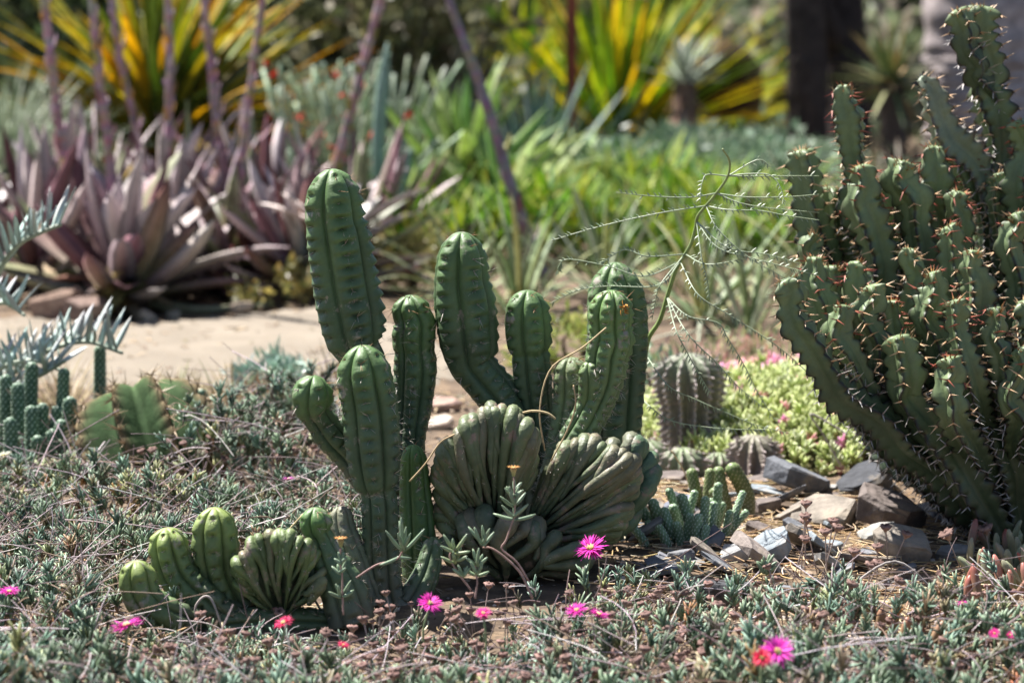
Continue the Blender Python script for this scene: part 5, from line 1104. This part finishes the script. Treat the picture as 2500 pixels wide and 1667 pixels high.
# pencil plant with red flowers
pp = thing('pencil_plant', 'pale blue-green pencil plant with red flowers behind the agaves', 'shrub', gl(830, 8.2)); g = np.random.default_rng(101); m = MB(); fl = []
for i in range(170):
    x = P(g.normal(845, 75), 500, 8.2)[0]; y = g.uniform(7.9, 8.6); h = g.uniform(.25, .56); b = onground(x, y); ln_ = g.normal(0, .10)
    q = crom([b, b+np.array([ln_*.4, 0, h*.5]), b+np.array([ln_, g.normal(0, .05), h])], 8); tube(m, q, np.linspace(.004, .007, 8)*g.uniform(.6, 1.2), 5, jit((.22, .29, .17), .3), jit((.36, .43, .30), .3))
    if g.random() < .3: fl.append(q[g.integers(4, 8)]+np.array([g.normal(0, .05), -.03, g.normal(0, .05)]))
m.build('stems', 'leaf_far', pp, kind='stuff')
for f_ in fl[:44]:
    m = MB()
    for k in range(8): leafgeo(m, f_, g.normal(0, 1, 3), g.normal(0, 1, 3), .022, .014, .5, .1, .1, (.75, .06, .03), n=2)
    m.build('red_flower', 'petal', pp)
for i, (x, Y, h) in enumerate([(935, 7.6, .62), (965, 7.4, .34), (985, 7.5, .30)]):
    t = thing('spire_plant', ['tall blue-green spire right of the leaning pink stalk', 'left of two short blue-green spires', 'right of two short blue-green spires'][i], 'succulent', gl(x, Y)); m = MB(); b = gl(x, Y); q = crom([b, b+np.array([-.01, 0, h*.5]), b+np.array([.02, 0, h])], 14); tube(m, q, .022*np.array([.7]+[1]*10+[.8, .5, .2]), 7, (.20, .32, .24), (.30, .42, .36))
    for k in range(120):
        j = g.integers(0, 13); leafgeo(m, q[j], g.normal(0, 1, 3)+np.array([0, 0, 1]), g.normal(0, 1, 3), .035, .010, .3, .1, .2, jit((.25, .38, .30)), n=2)
    m.build('spire', 'leaf_far', t)
# pale feathery bush at the left edge
for i, (x, Y, n) in enumerate([(20, 8.0, 190), (95, 8.8, 150), (-120, 8.2, 120)]):
    rosette('feathery_bush', ['pale silvery feathery bush at the left edge', 'pale feathery bush left of the orange striped rosette', 'pale feathery bush beyond the left edge'][i], 'shrub', gl(x, Y)+np.array([0, 0, .12]), n*2, .46, .014, [(.34, .40, .28), (.26, .33, .20), (.42, .46, .36)], 970+i, el=(-.1, 1.5), bend=(.1, 1.0), shape='strap', mat='leaf_far', sep=False, spread=.2, nseg=4)

# ------------------------------------------------------------------ post, trunks
b = P(1395, 285, 9.4); b = onground(b[0], 11.0); X0 = P(1395, 200, 11.0)[0]; b = onground(X0, 11.0)
t = thing('rusty_post', 'rust-red metal post standing among the yellow plants', 'post', b); m = MB(); tube(m, [b-np.array([0, 0, .05]), b+np.array([0, 0, .9]), b+np.array([.01, 0, 2.2])], .026, 16, (.24, .065, .04)); m.build('pipe', 'rust', t); m = MB(); tube(m, [b+np.array([.01, 0, 2.2]), b+np.array([.01, 0, 2.23])], .032, 16, (.2, .06, .04)); m.build('cap', 'rust', t)
def trunk(name, label, ctrl, col, seed, rings=False, ext=2.5, crown=None):
    q = [list(P(a, b_, Y))+[h*MPP(Y)] for a, b_, Y, h in ctrl]; base = onground(q[0][0], q[0][1]); t = thing(name, label, 'tree', base)
    q[0][2] = base[2]-.05; d = np.array(q[-1][:3])-np.array(q[-2][:3]); d = d/np.linalg.norm(d); q.append(list(np.array(q[-1][:3])+d*ext)+[q[-1][3]*.8])
    p = crom(q, 160); ns = 28; g = np.random.default_rng(seed); T, N, B = frames(p[:, :3]); th = np.arange(ns)/ns*6.283
    s = np.linspace(0, 1, 160)[:, None]; r = p[:, 3:4]*(1+.05*np.sin(th*3+s*9+seed)+.03*np.sin(th*7-s*31)+(.05*np.abs(np.sin(s*75+.3*np.sin(th*2)))**3 if rings else .03*np.sin(s*60+th*5)))
    v = p[:, None, :3]+r[..., None]*(np.cos(th)[None, :, None]*N[:, None]+np.sin(th)[None, :, None]*B[:, None]); c = np.repeat(np.asarray(col)[None], 160*ns, 0)*g.uniform(.85, 1.15, (160*ns, 1)); m = MB(); m.add(v, gridfaces(160, ns), None, c); m.build('trunk', 'bark', t); return t, p[-1, :3]
def crown_leaves(t, c, rx, rz, n, size, cols, seed):
    g = np.random.default_rng(seed); u = nzr(g.normal(0, 1, (n, 3)))*g.uniform(.3, 1, (n, 1)); p = c+u*np.array([rx, rx, rz]); d = nzr(u+g.normal(0, .8, (n, 3))); a = nzr(np.cross(d, g.normal(0, 1, (n, 3)))); L = size*g.uniform(.6, 1.3, (n, 1))
    v = np.stack([p, p+d*L*.5+a*L*.2, p+d*L, p+d*L*.5-a*L*.2], 1); C = np.array([jit(cols[i], .2) for i in g.integers(0, len(cols), n)]); m = MB(); m.add(v.reshape(-1, 3), np.arange(4*n).reshape(-1, 4), None, np.repeat(C[:, None], 4, 1).reshape(-1, 3)); m.build('crown', 'leaf_far', t, False, kind='stuff')
DG = [(.06, .09, .03), (.10, .13, .05), (.05, .07, .03)]
tr, tp = trunk('dark_tree', 'dark shaded tree trunk, left of the close pair', [(1974, 365, 11.6, 52), (1970, 150, 11.6, 48), (1964, -20, 11.6, 46)], (.045, .036, .034), 1, ext=5.5); crown_leaves(tr, tp, 2.2, 1.2, 2600, .16, DG, 1)
tr, tp = trunk('dark_tree', 'dark shaded tree trunk, right of the close pair', [(2075, 360, 11.9, 58), (2068, 150, 11.9, 54), (2055, -20, 11.9, 54)], (.040, .032, .032), 2, ext=5.8); crown_leaves(tr, tp, 2.2, 1.2, 3000, .16, DG, 2)
m = MB(); tube(m, crom([P(2060, 120, 11.9), P(2020, 60, 11.8), P(1990, -40, 11.75), P(1960, -300, 11.7)], 20), np.linspace(.08, .05, 20), 10, (.04, .032, .03)); m.build('branch', 'bark', tr)
tr, tp = trunk('palm_tree', 'thick pale grey ringed palm trunk at the upper right', [(2400, 420, 12, 136), (2396, 150, 12, 130), (2394, -20, 12, 128)], (.36, .31, .31), 3, rings=True, ext=3.5)
g = np.random.default_rng(102)
for i in range(14):
    a = i*2.4; m = MB(); q = crom([tp, tp+np.array([math.cos(a)*.7, math.sin(a)*.7, .5]), tp+np.array([math.cos(a)*1.5, math.sin(a)*1.5, .1])], 30); tube(m, q, np.linspace(.03, .006, 30), 5, (.2, .24, .1))
    for j in range(3, 30):
        for sg in (-1, 1): leafgeo(m, q[j], np.array([-math.sin(a)*sg, math.cos(a)*sg, -.3])+.5*nz(q[j]-q[j-1]), (0, 0, 1), .5, .03, .5, .1, .05, (.12, .18, .06), n=3)
    m.build('frond', 'leaf_far', tr)
tr, tp = trunk('yucca_tree', 'short dark yucca trunk with a spiky green head at upper right', [(2180, 420, 11, 32), (2182, 330, 11, 32), (2178, 215, 11, 28)], (.07, .055, .05), 4, ext=.02); g = np.random.default_rng(103)
for i in range(70):
    a = i*2.4; e = -.5+2.0*(i/70)+g.normal(0, .1); m = MB(); leafgeo(m, tp, (math.cos(a)*math.cos(e), math.sin(a)*math.cos(e), math.sin(e)), (-math.cos(a)*math.sin(e), -math.sin(a)*math.sin(e), math.cos(e)), .32, .028, .2, .1, .05, [(.20, .26, .10), (.30, .30, .12), (.14, .20, .08), (.40, .28, .12)][g.integers(0, 4)], n=4); m.build('leaf', 'leaf_far', tr)

# ------------------------------------------------------------------ shrubs and hedge at the back
BK = [(-1.9, 11.5, .8, 1.5, 0, 'dark shrub behind the orange rosette, far left'), (-1.25, 11.8, .75, 1.4, 0, 'dark shrub behind the orange rosette'), (-.62, 11.2, .62, 1.2, 1, 'olive shrub right of the orange rosette'), (-.95, 13.9, .75, 1.5, 1, 'olive brown shrub behind the leaning stalk'), (-.30, 14.5, .9, 1.9, 1, 'tall brownish green shrub at the back centre'),
      (.7, 15.4, 1.0, 1.7, 2, 'yellow-green shrub behind the bright yellow rosette'), (1.9, 16.0, 1.1, 1.9, 3, 'pale dappled shrub behind the dark trunks'), (3.1, 16.4, 1.2, 2.0, 0, 'dark shrub behind the palm trunk'), (1.5, 14.4, .45, .8, 3, 'small pale shrub left of the dark trunks'), (2.0, 14.2, .5, .55, 3, 'small light green shrub between dark trunk and palm'), (-2.9, 12.4, 1.0, 1.8, 0, 'dark shrub beyond the upper left corner'), (-1.5, 15.8, 1.4, 2.6, 0, 'tall dark hedge shrub at the back left'), (0.4, 18.5, 1.8, 3.0, 0, 'tall dark tree-like shrub at the back centre'), (3.0, 19.5, 2.0, 3.2, 0, 'tall dark shrub at the back right'), (-4.4, 17, 2.0, 3.2, 0, 'tall dark shrub beyond the left edge'), (5.6, 18, 2.2, 3.4, 0, 'tall dark shrub beyond the right edge')]
PAL = [[(.05, .075, .03), (.08, .10, .04), (.035, .05, .025)], [(.15, .16, .07), (.20, .20, .10), (.09, .10, .04), (.22, .19, .13)], [(.30, .34, .06), (.20, .26, .06), (.38, .38, .08)], [(.26, .30, .18), (.18, .24, .12), (.34, .34, .26), (.30, .25, .2)]]
for i, (x, y, rx, rz, k, lb) in enumerate(BK):
    bush('back_shrub', lb, onground(x, y), rx, rz, int(2600+2200*rx), .11 if y < 14 else .15, PAL[k], 1000+i, shell=.3)

g = np.random.default_rng(120); mb = MB()
for i in range(700):
    x = g.uniform(-1.3, -.02); y = 4.42+abs(g.normal(0, .10))+.05*math.sin(x*9) if g.random() < .6 else g.uniform(4.5, 5.95)
    a = g.uniform(0, 6.28); leafgeo(mb, onground(x, y, .008), (math.cos(a), math.sin(a), g.uniform(-.05, .25)), (0, 0, 1), g.uniform(.01, .04), g.uniform(.004, .010), g.uniform(0, .5), .2, .05, [(.34, .24, .14), (.20, .13, .09), (.44, .34, .22), (.14, .12, .06)][g.integers(0, 4)], n=2)
mb.single('path_litter', 'dry', 'fallen dry leaves scattered on the sandy path', 'litter', (0, 0, 0), kind='stuff')
for i, (x, Y, n, L, lb) in enumerate([(150, 4.35, 60, .10, 'dry grass tuft behind the knobbly stems at the near path edge'), (430, 4.40, 50, .09, 'dry grass tuft at the near path edge behind the barrel cactus'), (560, 4.32, 60, .11, 'dry grass tuft left of the blue-green succulent'), (830, 4.5, 60, .12, 'dry grass tuft behind the front column')]):
    rosette('dry_grass_tuft', lb, 'grass', gl(x, Y), n, L, .005, [(.42, .32, .18), (.34, .28, .14), (.26, .28, .12), (.5, .40, .26)], 980+i, el=(.3, 1.5), bend=(0, .9), shape='strap', sep=False, spread=.06, mat='leafy', nseg=4)
